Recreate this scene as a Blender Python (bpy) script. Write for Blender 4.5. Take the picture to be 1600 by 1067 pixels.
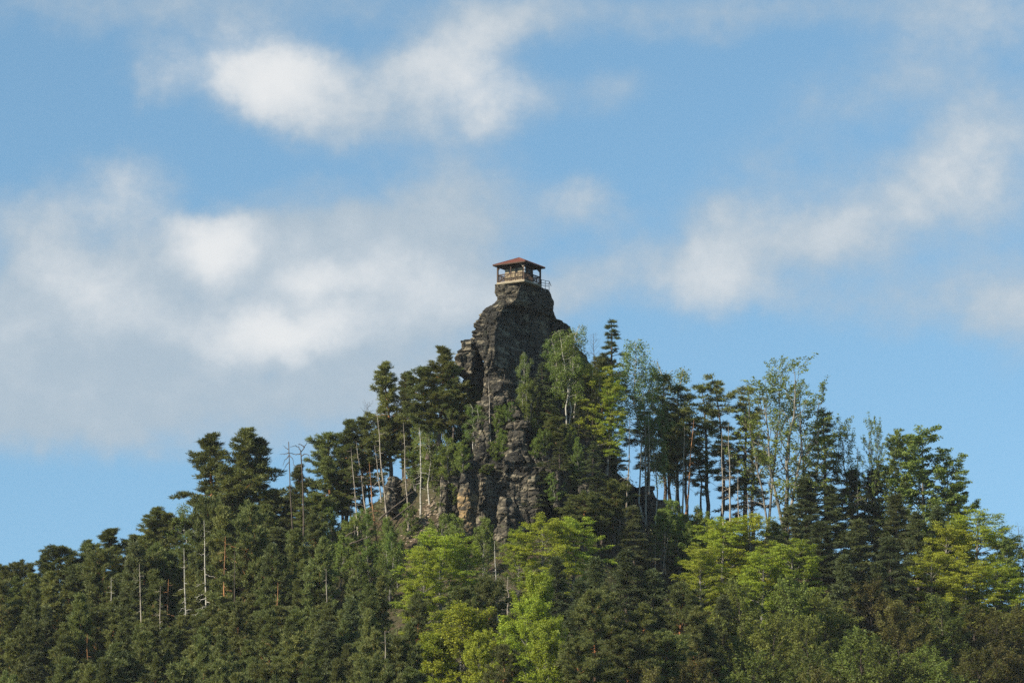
import bpy, bmesh, math, random
import numpy as np
from mathutils import Vector, Matrix

# ------------------------------------------------------------------ camera, sky, sun, exposure
for o in list(bpy.data.objects):
    bpy.data.objects.remove(o)
S = bpy.context.scene
C = S.collection
PITCH = math.radians(10.8)
K = 0.0002                       # picture plane metres per photo pixel at one metre
cam_d = bpy.data.cameras.new('camera')
cam_d.sensor_width = 36.0
cam_d.lens = 36.0 / (1600 * K)
cam_d.clip_start = 1.0
cam_d.clip_end = 9000.0
cam = bpy.data.objects.new('camera', cam_d)
C.objects.link(cam)
cam.location = (0, 0, 0)
cam.rotation_euler = (math.radians(90) + PITCH, 0, 0)
S.camera = cam
S.render.resolution_x, S.render.resolution_y = 1024, 682

SUN_AZ = math.atan2(-0.83, -0.56)      # direction to the sun (x, y): left and behind the camera
SUN_EL = math.radians(31)
to_sun = Vector((math.sin(SUN_AZ) * math.cos(SUN_EL), math.cos(SUN_AZ) * math.cos(SUN_EL), math.sin(SUN_EL)))
sun_d = bpy.data.lights.new('sun', 'SUN')
sun_d.energy = 5.0
sun_d.angle = math.radians(0.6)
sun_d.color = (1.0, 0.90, 0.74)
sun = bpy.data.objects.new('sun', sun_d)
C.objects.link(sun)
sun.rotation_euler = to_sun.to_track_quat('Z', 'Y').to_euler()
S.view_settings.view_transform = 'Standard'
S.view_settings.look = 'None'
S.view_settings.exposure = 0.90
S.view_settings.gamma = 1.0
S.view_settings.use_curve_mapping = False
S.cycles.max_bounces = 4
S.cycles.diffuse_bounces = 3
S.cycles.transmission_bounces = 3
S.cycles.use_denoising = False

def ray(px, py):
    x = (px - 800) * K
    y = (533.5 - py) * K
    return np.array([x, math.cos(PITCH) - y * math.sin(PITCH), math.sin(PITCH) + y * math.cos(PITCH)])

def at(px, py, Y):
    d = ray(px, py)
    return d * (Y / d[1])

W = bpy.data.worlds.new('World')
S.world = W
W.use_nodes = True
nt = W.node_tree
nt.nodes.clear()

class NB:
    """small helper to write node arithmetic"""
    def __init__(s, tree):
        s.t = tree
    def _in(s, sock, v):
        if isinstance(v, bpy.types.NodeSocket):
            s.t.links.new(v, sock)
        else:
            sock.default_value = v
    def m(s, op, a, b=None, c=None, clamp=False):
        n = s.t.nodes.new('ShaderNodeMath')
        n.operation = op
        n.use_clamp = clamp
        s._in(n.inputs[0], a)
        if b is not None:
            s._in(n.inputs[1], b)
        if c is not None:
            s._in(n.inputs[2], c)
        return n.outputs[0]
    def v(s, op, a, b=None):
        n = s.t.nodes.new('ShaderNodeVectorMath')
        n.operation = op
        s._in(n.inputs[0], a)
        if b is not None:
            s._in(n.inputs[1], b)
        return n.outputs['Value'] if op in ('LENGTH', 'DOT_PRODUCT') else n.outputs[0]
    def noise(s, vec, scale, detail=4, rough=0.5, out='Fac', w=None):
        n = s.t.nodes.new('ShaderNodeTexNoise')
        s._in(n.inputs['Vector'], vec)
        s._in(n.inputs['Scale'], scale)
        n.inputs['Detail'].default_value = detail
        n.inputs['Roughness'].default_value = rough
        return n.outputs[out]
    def ramp(s, v, a, b, c=0.0, d=1.0, smooth=True):
        n = s.t.nodes.new('ShaderNodeMapRange')
        n.interpolation_type = 'SMOOTHSTEP' if smooth else 'LINEAR'
        s._in(n.inputs['Value'], v)
        n.inputs['From Min'].default_value = a
        n.inputs['From Max'].default_value = b
        n.inputs['To Min'].default_value = c
        n.inputs['To Max'].default_value = d
        return n.outputs[0]
    def mix(s, f, a, b, blend='MIX'):
        n = s.t.nodes.new('ShaderNodeMix')
        n.data_type = 'RGBA'
        n.blend_type = blend
        n.clamp_factor = True
        s._in(n.inputs[0], f)
        for i, x in ((6, a), (7, b)):
            if isinstance(x, tuple) and len(x) == 3:
                x = (*x, 1)
            s._in(n.inputs[i], x)
        return n.outputs[2]
    def comb(s, x, y, z):
        n = s.t.nodes.new('ShaderNodeCombineXYZ')
        for i, q in enumerate((x, y, z)):
            s._in(n.inputs[i], q)
        return n.outputs[0]

n = NB(nt)
SKY_STRENGTH = 0.10
tc = nt.nodes.new('ShaderNodeTexCoord')
dirv = n.v('NORMALIZE', tc.outputs['Generated'])
sep = nt.nodes.new('ShaderNodeSeparateXYZ')
nt.links.new(dirv, sep.inputs[0])
dx, dy, dz = sep.outputs
sky = nt.nodes.new('ShaderNodeTexSky')
sky.sky_type = 'NISHITA'
sky.sun_disc = False
sky.sun_elevation = SUN_EL
sky.sun_rotation = SUN_AZ
sky.air_density = 1.0
sky.dust_density = 0.3
sky.ozone_density = 2.2
nt.links.new(n.v('NORMALIZE', n.comb(dx, dy, n.m('MULTIPLY_ADD', n.m('ABSOLUTE', dz), 0.80, 0.19))), sky.inputs[0])
yy = n.m('MAXIMUM', dy, 0.08)
u0 = n.m('DIVIDE', dx, yy)
v0 = n.m('DIVIDE', dz, yy)
# warped coordinates so the cloud edges are ragged
wn = n.noise(dirv, 16.0, 5, 0.55, 'Color')
sw = nt.nodes.new('ShaderNodeSeparateColor')
nt.links.new(wn, sw.inputs[0])
wn2 = n.noise(dirv, 60.0, 5, 0.6, 'Color')
sw2 = nt.nodes.new('ShaderNodeSeparateColor')
nt.links.new(wn2, sw2.inputs[0])
u = n.m('ADD', n.m('MULTIPLY_ADD', n.m('SUBTRACT', sw.outputs[0], 0.5), 0.022, u0), n.m('MULTIPLY', n.m('SUBTRACT', sw2.outputs[0], 0.5), 0.016))
v = n.m('ADD', n.m('MULTIPLY_ADD', n.m('SUBTRACT', sw.outputs[1], 0.5), 0.018, v0), n.m('MULTIPLY', n.m('SUBTRACT', sw2.outputs[1], 0.5), 0.012))
# cloud masses: photo px, py, half width, half height, tilt deg, cover, whiteness
BLOBS = [
    (385, 118, 125, 82, 0, 0.95, 0.95), (455, 150, 100, 80, 10, 0.70, 0.50), (600, 130, 90, 75, 0, 0.58, 0.32), (745, 130, 105, 80, 0, 0.80, 0.70),
    (620, 200, 170, 50, 0, 0.45, 0.15), (730, 55, 160, 55, -30, 0.50, 0.30), (900, 22, 320, 48, 0, 0.55, 0.25), (930, 145, 110, 36, -10, 0.40, 0.20),
    (232, 125, 50, 62, -10, 0.50, 0.35), (250, 5, 380, 55, 0, 0.55, 0.15), (1280, 5, 246, 46, 0, 0.36, 0.10),
    (185, 305, 95, 75, 0, 0.70, 0.50), (40, 340, 85, 50, 0, 0.55, 0.25), (335, 392, 75, 60, 0, 0.55, 0.85), (560, 350, 280, 80, -8, 0.75, 0.18),
    (735, 285, 95, 60, 0, 0.50, 0.20), (300, 455, 340, 95, 0, 0.85, 0.34), (130, 450, 120, 46, 30, 0.50, 0.45), (440, 522, 150, 40, -5, 0.50, 0.85),
    (505, 440, 70, 26, -10, 0.30, 0.45), (660, 450, 170, 55, 0, 0.75, 0.40), (250, 590, 420, 105, 0, 0.75, 0.15), (40, 520, 210, 160, 0, 0.60, 0.15),
    (60, 640, 380, 65, 0, 0.50, 0.08), (640, 560, 220, 115, -20, 0.65, 0.15), (640, 400, 220, 70, 0, 0.65, 0.20),
    (905, 300, 60, 42, 0, 0.50, 0.35), (985, 350, 123, 74, 0, 0.36, 0.13), (1130, 335, 67, 32, 0, 0.36, 0.17), (1110, 400, 280, 52, -12, 0.50, 0.26),
    (1380, 310, 291, 86, -15, 0.56, 0.30), (1530, 260, 134, 80, -10, 0.50, 0.34), (1105, 460, 67, 71, -40, 0.45, 0.36), (1170, 465, 84, 41, 0, 0.41, 0.30),
    (1500, 60, 156, 103, 0, 0.62, 0.36), (1570, 400, 246, 97, 0, 0.45, 0.17), (1440, 480, 212, 52, 0, 0.41, 0.17), (1590, 490, 95, 92, 0, 0.45, 0.24),
    (895, 450, 110, 60, 0, 0.45, 0.15), (1330, 140, 123, 57, 0, 0.32, 0.10), (1560, 170, 168, 57, 0, 0.36, 0.13), (1200, 250, 145, 63, -20, 0.32, 0.09), (1250, 420, 179, 57, 0, 0.32, 0.10),
]
cov = None
wht = None
for (bx_, by_, rx, ry, rot, dens, wh) in BLOBS:
    d = ray(bx_, by_)
    cu, cv = d[0] / d[1], d[2] / d[1]
    a = math.radians(-rot)
    ca, sa = math.cos(a), math.sin(a)
    kx, ky = 0.98 / (rx * K), 0.98 / (ry * K)
    # tilted ellipse distance
    p1 = n.m('MULTIPLY_ADD', u, ca * kx / 1.6, n.m('MULTIPLY_ADD', v, sa * kx / 1.6, -(cu * ca + cv * sa) * kx / 1.6))
    p2 = n.m('MULTIPLY_ADD', u, -sa * ky / 1.6, n.m('MULTIPLY_ADD', v, ca * ky / 1.6, (cu * sa - cv * ca) * ky / 1.6))
    q = n.m('MULTIPLY_ADD', p1, p1, n.m('MULTIPLY', p2, p2))
    g = n.m('SUBTRACT', 1.0, q, clamp=True)
    g = n.m('MULTIPLY', g, g)
    cov = n.m('MULTIPLY', g, dens * 1.05) if cov is None else n.m('MULTIPLY_ADD', g, dens * 1.05, cov)
    wht = n.m('MULTIPLY', g, wh) if wht is None else n.m('MULTIPLY_ADD', g, wh, wht)
fb = n.noise(n.v('MULTIPLY', dirv, (1.0, 1.0, 1.5)), 34.0, 8, 0.62)
fb2 = n.noise(dirv, 110.0, 5, 0.6)
fbc = n.m('ADD', n.m('MULTIPLY', n.m('SUBTRACT', fb, 0.5), 0.95), n.m('MULTIPLY', n.m('SUBTRACT', fb2, 0.5), 0.48))
# away from the view the same broken cloud goes on
front = n.m('MULTIPLY', n.ramp(n.m('ABSOLUTE', u0), 0.17, 0.30, 1, 0), n.m('MULTIPLY', n.ramp(v0, 0.30, 0.42, 1, 0), n.ramp(dy, 0.2, 0.4)))
far = n.ramp(n.noise(n.v('MULTIPLY', dirv, (1.0, 1.0, 2.2)), 4.5, 8, 0.55), 0.46, 0.66, 0.0, 0.75)
cov = n.m('ADD', n.m('MULTIPLY', cov, front), n.m('MULTIPLY', far, n.m('SUBTRACT', 1.0, front)))
cover = n.m('MULTIPLY', n.ramp(n.m('ADD', cov, n.m('MULTIPLY', fbc, n.ramp(cov, 0.0, 0.3, 0.35, 1.0))), 0.02, 1.15), 0.90)
white = n.ramp(n.m('ADD', wht, n.m('MULTIPLY', fbc, 0.9)), 0.12, 1.32)
CL = 1.0 / SKY_STRENGTH / 1.85
ccol = n.mix(white, (0.43 * CL, 0.52 * CL, 0.60 * CL), (0.86 * CL, 0.86 * CL, 0.85 * CL))
skyc = n.mix(1.0, sky.outputs[0], (0.87, 1.03, 0.95), 'MULTIPLY')
out = n.mix(cover, skyc, ccol)
bg = nt.nodes.new('ShaderNodeBackground')
bg.inputs['Strength'].default_value = SKY_STRENGTH
nt.links.new(out, bg.inputs['Color'])
wo = nt.nodes.new('ShaderNodeOutputWorld')
nt.links.new(bg.outputs[0], wo.inputs['Surface'])
W.cycles.sampling_method = 'MANUAL'
W.cycles.sample_map_resolution = 512

# ------------------------------------------------------------------ materials
def material(name):
    m = bpy.data.materials.new(name)
    m.use_nodes = True
    m.node_tree.nodes.clear()
    o = m.node_tree.nodes.new('ShaderNodeOutputMaterial')
    return m, NB(m.node_tree), o

def surf(name, fn, rough=0.9, bump=None, spec=0.2):
    """fn(nb, coords) -> colour socket ; bump(nb, coords) -> height socket"""
    m, b, o = material(name)
    t = b.t.nodes.new('ShaderNodeTexCoord')
    p = b.t.nodes.new('ShaderNodeBsdfPrincipled')
    col = fn(b, t.outputs['Object'])
    b._in(p.inputs['Base Color'], col if not isinstance(col, tuple) else (*col, 1))
    p.inputs['Roughness'].default_value = rough
    p.inputs['Specular IOR Level'].default_value = spec
    if bump:
        h, dist = bump(b, t.outputs['Object'])
        bn = b.t.nodes.new('ShaderNodeBump')
        bn.inputs['Distance'].default_value = dist
        b.t.links.new(h, bn.inputs['Height'])
        b.t.links.new(bn.outputs[0], p.inputs['Normal'])
    b.t.links.new(p.outputs[0], o.inputs[0])
    return m

def leafmat(name, ca, cb, cc, trans=0.35, vary=0.35):
    """three leaf colours mixed by the face's own tint, plus a shift for each tree"""
    m, b, o = material(name)
    at_ = b.t.nodes.new('ShaderNodeAttribute')
    at_.attribute_name = 'tint'
    oi = b.t.nodes.new('ShaderNodeObjectInfo')
    f = at_.outputs['Fac']
    c1 = b.mix(b.ramp(f, 0.0, 0.55, smooth=False), ca, cb)
    c2 = b.mix(b.ramp(f, 0.5, 1.0, smooth=False), c1, cc)
    val = b.ramp(oi.outputs['Random'], 0, 1, 1 - vary, 1 + vary, smooth=False)
    hsv = b.t.nodes.new('ShaderNodeHueSaturation')
    b.t.links.new(c2, hsv.inputs['Color'])
    b.t.links.new(val, hsv.inputs['Value'])
    hue = b.ramp(b.m('FRACT', b.m('MULTIPLY', oi.outputs['Random'], 7.31)), 0, 1, 0.484, 0.516, smooth=False)
    b.t.links.new(hue, hsv.inputs['Hue'])
    p = b.t.nodes.new('ShaderNodeBsdfPrincipled')
    p.inputs['Roughness'].default_value = 0.55
    p.inputs['Specular IOR Level'].default_value = 0.25
    b.t.links.new(hsv.outputs[0], p.inputs['Base Color'])
    tr = b.t.nodes.new('ShaderNodeBsdfTranslucent')
    tcol = b.mix(1.0, hsv.outputs[0], (1.25, 1.15, 0.6), 'MULTIPLY')
    b.t.links.new(tcol, tr.inputs[0])
    mx = b.t.nodes.new('ShaderNodeMixShader')
    mx.inputs[0].default_value = trans
    b.t.links.new(p.outputs[0], mx.inputs[1])
    b.t.links.new(tr.outputs[0], mx.inputs[2])
    b.t.links.new(mx.outputs[0], o.inputs[0])
    return m

M = {}
def rock_col(b, co):
    big = b.noise(co, 0.16, 5, 0.6)
    strat = b.noise(b.v('MULTIPLY', co, (0.5, 0.5, 1.5)), 0.9, 6, 0.68)
    fine = b.noise(co, 2.2, 7, 0.72)
    streak = b.noise(b.v('MULTIPLY', co, (1.6, 1.6, 0.22)), 1.0, 5, 0.6)
    c = b.mix(b.ramp(big, 0.35, 0.65), (0.024, 0.023, 0.020), (0.066, 0.058, 0.044))
    c = b.mix(b.m('MULTIPLY', b.ramp(strat, 0.50, 0.62), 0.75), c, (0.25, 0.215, 0.15))
    c = b.mix(b.m('MULTIPLY', b.ramp(streak, 0.50, 0.62), 0.7), c, (0.022, 0.022, 0.021))
    c = b.mix(b.m('MULTIPLY', b.ramp(fine, 0.56, 0.70), 0.5), c, (0.23, 0.21, 0.16))
    lich = b.noise(co, 1.1, 5, 0.7)
    c = b.mix(b.m('MULTIPLY', b.ramp(lich, 0.60, 0.70), 0.5), c, (0.075, 0.090, 0.040))
    return c
M['rock'] = surf('dark_sandstone', rock_col, 0.95, lambda b, co: (b.noise(co, 2.5, 8, 0.7), 0.25), 0.1)
def rock_gold(b, co):
    # fresh golden stone low down where the face broke away, weathered dark above
    strat = b.noise(b.v('MULTIPLY', co, (0.8, 0.8, 2.2)), 1.0, 6, 0.65)
    sp = b.t.nodes.new('ShaderNodeSeparateXYZ')
    b.t.links.new(co, sp.inputs[0])
    zg = float(at(732, 768, 383)[2])
    up = b.ramp(b.m('ADD', sp.outputs[2], b.m('MULTIPLY', b.m('SUBTRACT', b.noise(co, 0.8, 4), 0.5), 2.5)), zg - 0.6, zg + 0.6)
    c = b.mix(b.ramp(strat, 0.40, 0.62), (0.060, 0.052, 0.040), (0.32, 0.22, 0.105))
    c = b.mix(b.m('MULTIPLY', b.ramp(b.noise(co, 2.6, 5, 0.7), 0.5, 0.64), 0.7), c, (0.05, 0.047, 0.04))
    d = b.mix(b.ramp(strat, 0.48, 0.66), (0.036, 0.034, 0.029), (0.15, 0.13, 0.09))
    return b.mix(up, c, d)
M['rock_gold'] = surf('golden_sandstone', rock_gold, 0.95, lambda b, co: (b.noise(co, 2.5, 8, 0.7), 0.25), 0.1)
def ground_col(b, co):
    a = b.noise(co, 0.16, 5, 0.6)
    f = b.noise(co, 1.8, 6, 0.7)
    c = b.mix(b.ramp(a, 0.40, 0.60), (0.060, 0.044, 0.030), (0.050, 0.050, 0.024))
    return b.mix(b.m('MULTIPLY', b.ramp(f, 0.5, 0.7), 0.6), c, (0.13, 0.10, 0.065))
M['ground'] = surf('forest_floor', ground_col, 1.0, lambda b, co: (b.noise(co, 2.0, 8, 0.7), 0.3), 0.05)
def pine_bark(b, co):
    sp = b.t.nodes.new('ShaderNodeSeparateXYZ')
    b.t.links.new(co, sp.inputs[0])
    f = b.noise(b.v('MULTIPLY', co, (5, 5, 1.2)), 1.0, 5, 0.7)
    hz = b.m('ADD', sp.outputs[2], b.m('MULTIPLY', b.noise(co, 0.6, 3), 5.0))
    up = b.mix(b.ramp(f, 0.4, 0.6), (0.30, 0.135, 0.055), (0.20, 0.10, 0.05))
    lo = b.mix(b.ramp(f, 0.4, 0.6), (0.045, 0.036, 0.030), (0.12, 0.095, 0.075))
    return b.mix(b.ramp(hz, 8.0, 11.5), lo, up)
M['pine_bark'] = surf('pine_bark', pine_bark, 0.95)
M['dark_bark'] = surf('dark_bark', lambda b, co: b.mix(b.ramp(b.noise(b.v('MULTIPLY', co, (5, 5, 1.2)), 1.0, 5, 0.7), 0.4, 0.6), (0.035, 0.029, 0.024), (0.10, 0.08, 0.062)), 0.95)
M['orange_bark'] = surf('orange_pine_bark', lambda b, co: b.mix(b.ramp(b.noise(b.v('MULTIPLY', co, (4, 4, 1.0)), 1.0, 5, 0.7), 0.42, 0.62), (0.33, 0.165, 0.070), (0.14, 0.085, 0.055)), 0.9)
M['grey_bark'] = surf('beech_bark', lambda b, co: b.mix(b.ramp(b.noise(b.v('MULTIPLY', co, (3, 3, 1.5)), 1.0, 5, 0.7), 0.4, 0.62), (0.085, 0.080, 0.068), (0.22, 0.21, 0.18)), 0.9)
M['birch_bark'] = surf('birch_bark', lambda b, co: b.mix(b.ramp(b.noise(b.v('MULTIPLY', co, (2, 2, 4)), 1.0, 5, 0.7), 0.52, 0.62), (0.36, 0.34, 0.29), (0.09, 0.08, 0.07)), 0.85)
M['dead_wood'] = surf('dead_wood', lambda b, co: b.mix(b.ramp(b.noise(b.v('MULTIPLY', co, (4, 4, 1.0)), 1.0, 5, 0.7), 0.42, 0.62), (0.30, 0.265, 0.21), (0.11, 0.09, 0.072)), 0.9)
M['pine'] = leafmat('pine_needles', (0.076, 0.094, 0.030), (0.116, 0.136, 0.040), (0.164, 0.178, 0.054), 0.30, 0.32)
M['spruce'] = leafmat('spruce_needles', (0.055, 0.072, 0.033), (0.080, 0.100, 0.040), (0.115, 0.132, 0.050), 0.28, 0.26)
M['beech'] = leafmat('fresh_beech_leaves', (0.160, 0.208, 0.022), (0.255, 0.303, 0.030), (0.355, 0.392, 0.048), 0.42, 0.14)
M['mid'] = leafmat('spring_leaves', (0.098, 0.138, 0.030), (0.150, 0.195, 0.040), (0.215, 0.250, 0.056), 0.40, 0.16)
M['birch'] = leafmat('birch_leaves', (0.095, 0.145, 0.030), (0.138, 0.192, 0.042), (0.195, 0.240, 0.060), 0.38, 0.16)
M['brown'] = leafmat('budding_leaves', (0.072, 0.066, 0.022), (0.112, 0.104, 0.028), (0.170, 0.182, 0.036), 0.38, 0.25)
M['olive'] = leafmat('olive_budding_leaves', (0.068, 0.086, 0.022), (0.115, 0.142, 0.028), (0.185, 0.218, 0.038), 0.35, 0.25)
M['grass'] = leafmat('undergrowth_leaves', (0.055, 0.075, 0.022), (0.085, 0.108, 0.030), (0.150, 0.135, 0.060), 0.25, 0.1)
M['timber'] = surf('dark_timber_and_cabin_shade', lambda b, co: b.mix(b.noise(b.v('MULTIPLY', co, (6, 6, 1)), 3.0, 4), (0.035, 0.024, 0.018), (0.075, 0.048, 0.032)), 0.8)  # real timber frame; also paints shade on the cabin's unlit faces and top band
M['timber_pale'] = surf('weathered_timber', lambda b, co: b.mix(b.noise(b.v('MULTIPLY', co, (6, 6, 1)), 3.0, 4), (0.28, 0.22, 0.15), (0.40, 0.33, 0.24)), 0.85)
M['plaster'] = surf('cream_boards', lambda b, co: b.mix(b.noise(co, 2.5, 5, 0.6), (0.14, 0.112, 0.07), (0.38, 0.315, 0.205)), 0.9)
M['stonebase'] = surf('pale_stone_base', lambda b, co: b.mix(b.noise(co, 3.0, 5, 0.6), (0.085, 0.074, 0.055), (0.30, 0.26, 0.18)), 0.95)
M['roof'] = surf('red_brown_shingles', lambda b, co: b.mix(b.noise(co, 2.2, 6, 0.7), (0.095, 0.036, 0.027), (0.20, 0.078, 0.055)), 0.85)
M['metal'] = surf('grey_painted_steel', lambda b, co: (0.10, 0.11, 0.12), 0.5, None, 0.5)
M['dark_void'] = surf('dark_window_glass', lambda b, co: (0.012, 0.013, 0.014), 0.25, None, 0.5)
M['white'] = surf('white_enamel', lambda b, co: (0.75, 0.75, 0.72), 0.5, None, 0.4)
M['scree'] = surf('pale_scree', lambda b, co: b.mix(b.noise(co, 1.4, 6, 0.7), (0.11, 0.082, 0.058), (0.36, 0.29, 0.21)), 0.95)

# ------------------------------------------------------------------ mesh helpers
def mesh_np(name, verts, faces_list, tint=None, smooth=False):
    """faces_list: list of (F,k) int arrays"""
    me = bpy.data.meshes.new(name)
    verts = np.asarray(verts, dtype=np.float32)
    me.vertices.add(len(verts))
    me.vertices.foreach_set('co', verts.ravel())
    loops = np.concatenate([f.ravel() for f in faces_list]).astype(np.int32)
    sizes = np.concatenate([np.full(len(f), f.shape[1], dtype=np.int32) for f in faces_list])
    starts = np.concatenate([[0], np.cumsum(sizes)[:-1]]).astype(np.int32)
    me.loops.add(len(loops))
    me.loops.foreach_set('vertex_index', loops)
    me.polygons.add(len(sizes))
    me.polygons.foreach_set('loop_start', starts)
    if smooth:
        me.polygons.foreach_set('use_smooth', np.ones(len(sizes), dtype=bool))
    me.update(calc_edges=True)
    if tint is not None:
        a = me.attributes.new('tint', 'FLOAT', 'FACE')
        a.data.foreach_set('value', np.asarray(tint, dtype=np.float32))
    return me

def link(name, me, mat=None, parent=None, loc=None):
    o = bpy.data.objects.new(name, me)
    C.objects.link(o)
    if mat is not None and me is not None and not me.materials:
        me.materials.append(mat)
    if parent is not None:
        o.parent = parent
    if loc is not None:
        o.location = loc
    return o

def tag(o, label=None, cat=None, group=None, kind=None):
    if label: o['label'] = label
    if cat: o['category'] = cat
    if group: o['group'] = group
    if kind: o['kind'] = kind
    return o

class MB:
    """collects boxes and bars into one mesh"""
    def __init__(s):
        s.v, s.f = [], []
    def box(s, c, size, rot=None):
        i = len(s.v)
        for sx in (-.5, .5):
            for sy in (-.5, .5):
                for sz in (-.5, .5):
                    p = Vector((sx * size[0], sy * size[1], sz * size[2]))
                    if rot is not None:
                        p = rot @ p
                    s.v.append(p + Vector(c))
        s.f += [tuple(i + k for k in q) for q in ((0, 1, 3, 2), (4, 6, 7, 5), (0, 4, 5, 1), (2, 3, 7, 6), (0, 2, 6, 4), (1, 5, 7, 3))]
        return s
    def bar(s, a, b, w, h=None):
        a, b = Vector(a), Vector(b)
        d = b - a
        q = d.to_track_quat('X', 'Z').to_matrix()
        return s.box((a + b) / 2, (d.length, w, h or w), q)
    def build(s, name, mat, parent=None, bevel=0.0):
        me = bpy.data.meshes.new(name)
        me.from_pydata([tuple(p) for p in s.v], [], s.f)
        me.update()
        o = link(name, me, mat, parent)
        if bevel:
            bv = o.modifiers.new('bevel', 'BEVEL')
            bv.width = bevel
            bv.segments = 1
        return o

# vectorised value noise
_rs = np.random.RandomState(7)
_TAB = _rs.rand(65536)
def vnoise(p):
    p = np.asarray(p, dtype=np.float64)
    i = np.floor(p).astype(np.int64)
    f = p - i
    f = f * f * (3 - 2 * f)
    def hsh(a, b, c):
        return _TAB[((a * 73856093) ^ (b * 19349663) ^ (c * 83492791)) & 65535]
    x, y, z = i[:, 0], i[:, 1], i[:, 2]
    r = 0
    for ox in (0, 1):
        wx = f[:, 0] if ox else 1 - f[:, 0]
        for oy in (0, 1):
            wy = f[:, 1] if oy else 1 - f[:, 1]
            for oz in (0, 1):
                wz = f[:, 2] if oz else 1 - f[:, 2]
                r = r + hsh(x + ox, y + oy, z + oz) * wx * wy * wz
    return r
def fbm(p, o=4, g=0.5):
    r, a, t = 0, 1.0, 0
    p = np.asarray(p, dtype=np.float64)
    for k in range(o):
        r = r + a * vnoise(p + 17.3 * k)
        t += a
        a *= g
        p = p * 2.03
    return r / t

# ------------------------------------------------------------------ the hill
YR = 405.0
RIDGE = [(-900, 1190), (-400, 1100), (0, 1012), (200, 968), (340, 936), (450, 876), (540, 816), (600, 772), (660, 722), (700, 694), (760, 665),
         (850, 662), (920, 702), (1000, 764), (1060, 806), (1110, 830), (1200, 848), (1300, 872), (1400, 902), (1600, 962), (2000, 1080), (2500, 1190)]
rx_ = np.array([at(a, b, YR)[0] for a, b in RIDGE])
rz_ = np.array([at(a, b, YR)[2] for a, b in RIDGE])
_gx = np.linspace(-400, 400, 1601)
_gz = np.interp(_gx, rx_, rz_, left=-1, right=-1)
_gz = np.where(_gx < rx_[0], rz_[0] + (_gx - rx_[0]) * 0.12, _gz)
_gz = np.where(_gx > rx_[-1], rz_[-1] - (_gx - rx_[-1]) * 0.12, _gz)
_k = np.exp(-np.linspace(-2, 2, 13) ** 2)
_gz = np.convolve(np.pad(_gz, 6, mode='edge'), _k / _k.sum(), mode='valid')
FLOOR = -1.7
def hill(x, y, rough=True):
    x = np.atleast_1d(np.asarray(x, dtype=np.float64))
    y = np.atleast_1d(np.asarray(y, dtype=np.float64))
    r = np.interp(x, _gx, _gz)
    t = YR - y
    cen = np.exp(-((x + 3) / 12.0) ** 2)
    side = 0.78 + 0.22 * np.exp(-((x - 2) / 35.0) ** 2)
    tf = np.maximum(t, 0)
    drop = (0.28 * tf + 18 * (1 - np.exp(-tf / 30))) * side + cen * 4.0 * (1 - np.exp(-tf / 14))
    tb = np.maximum(-t, 0)
    drop = drop + 0.55 * tb + 0.01 * np.minimum(tb, 20) ** 2
    z = r - drop
    if rough:
        p = np.stack([x, y, np.zeros_like(x)], 1)
        z = z + (fbm(p * 0.09, 4) - 0.5) * 2.2 + (fbm(p * 0.55, 4) - 0.5) * 1.3
    k = 3.0
    return FLOOR + np.where(z - FLOOR > 30, z - FLOOR, k * np.log1p(np.exp(np.minimum((z - FLOOR) / k, 30))))
def hz(x, y):
    return float(hill(x, y)[0])

xs = np.unique(np.concatenate([np.linspace(-1600, -220, 18), np.linspace(-220, -95, 50), np.linspace(-95, 95, 250), np.linspace(95, 220, 50), np.linspace(220, 1600, 18)]))
ys = np.unique(np.concatenate([np.linspace(-600, 200, 24), np.linspace(200, 330, 60), np.linspace(330, 425, 150), np.linspace(425, 600, 50), np.linspace(600, 2600, 16)]))
gx, gy = np.meshgrid(xs, ys)
gz = hill(gx.ravel(), gy.ravel())
V = np.stack([gx.ravel(), gy.ravel(), gz], 1)
nx, ny = len(xs), len(ys)
ii = (np.arange(ny - 1)[:, None] * nx + np.arange(nx - 1)[None, :]).ravel()
terrain = link('hill_terrain', mesh_np('hill_terrain', V, [np.stack([ii, ii + 1, ii + 1 + nx, ii + nx], 1)], smooth=True), M['ground'])
tag(terrain, kind='structure')

# the slight haze of the spring air
hb = MB().box((0, 1000, 58.0), (3260, 3260, 123.0)).build('haze', None)
hm, hn_, ho = material('air')
pv = hn_.t.nodes.new('ShaderNodeVolumePrincipled')
pv.inputs['Color'].default_value = (0.86, 0.93, 1.0, 1)
pv.inputs['Density'].default_value = 0.00004
pv.inputs['Anisotropy'].default_value = 0.0
hn_.t.links.new(pv.outputs[0], ho.inputs['Volume'])
hb.data.materials.append(hm)
tag(hb, 'thin pale haze in the air over the hill', 'haze', kind='stuff')

# ------------------------------------------------------------------ rock
def worley(p):
    i = np.floor(p).astype(np.int64)
    f1 = np.full(len(p), 9.0)
    f2 = np.full(len(p), 9.0)
    idv = np.zeros(len(p))
    for ox in (-1, 0, 1):
        for oy in (-1, 0, 1):
            for oz in (-1, 0, 1):
                c = i + np.array([ox, oy, oz])
                h = (c[:, 0] * 73856093) ^ (c[:, 1] * 19349663) ^ (c[:, 2] * 83492791)
                q = c + np.stack([_TAB[h & 65535], _TAB[(h + 7919) & 65535], _TAB[(h + 15485) & 65535]], 1)
                dd = np.linalg.norm(q - p, axis=1)
                near = dd < f1
                f2 = np.where(near, f1, np.minimum(f2, dd))
                idv = np.where(near, _TAB[(h + 30011) & 65535], idv)
                f1 = np.where(near, dd, f1)
    return f1, f2, idv

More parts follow.
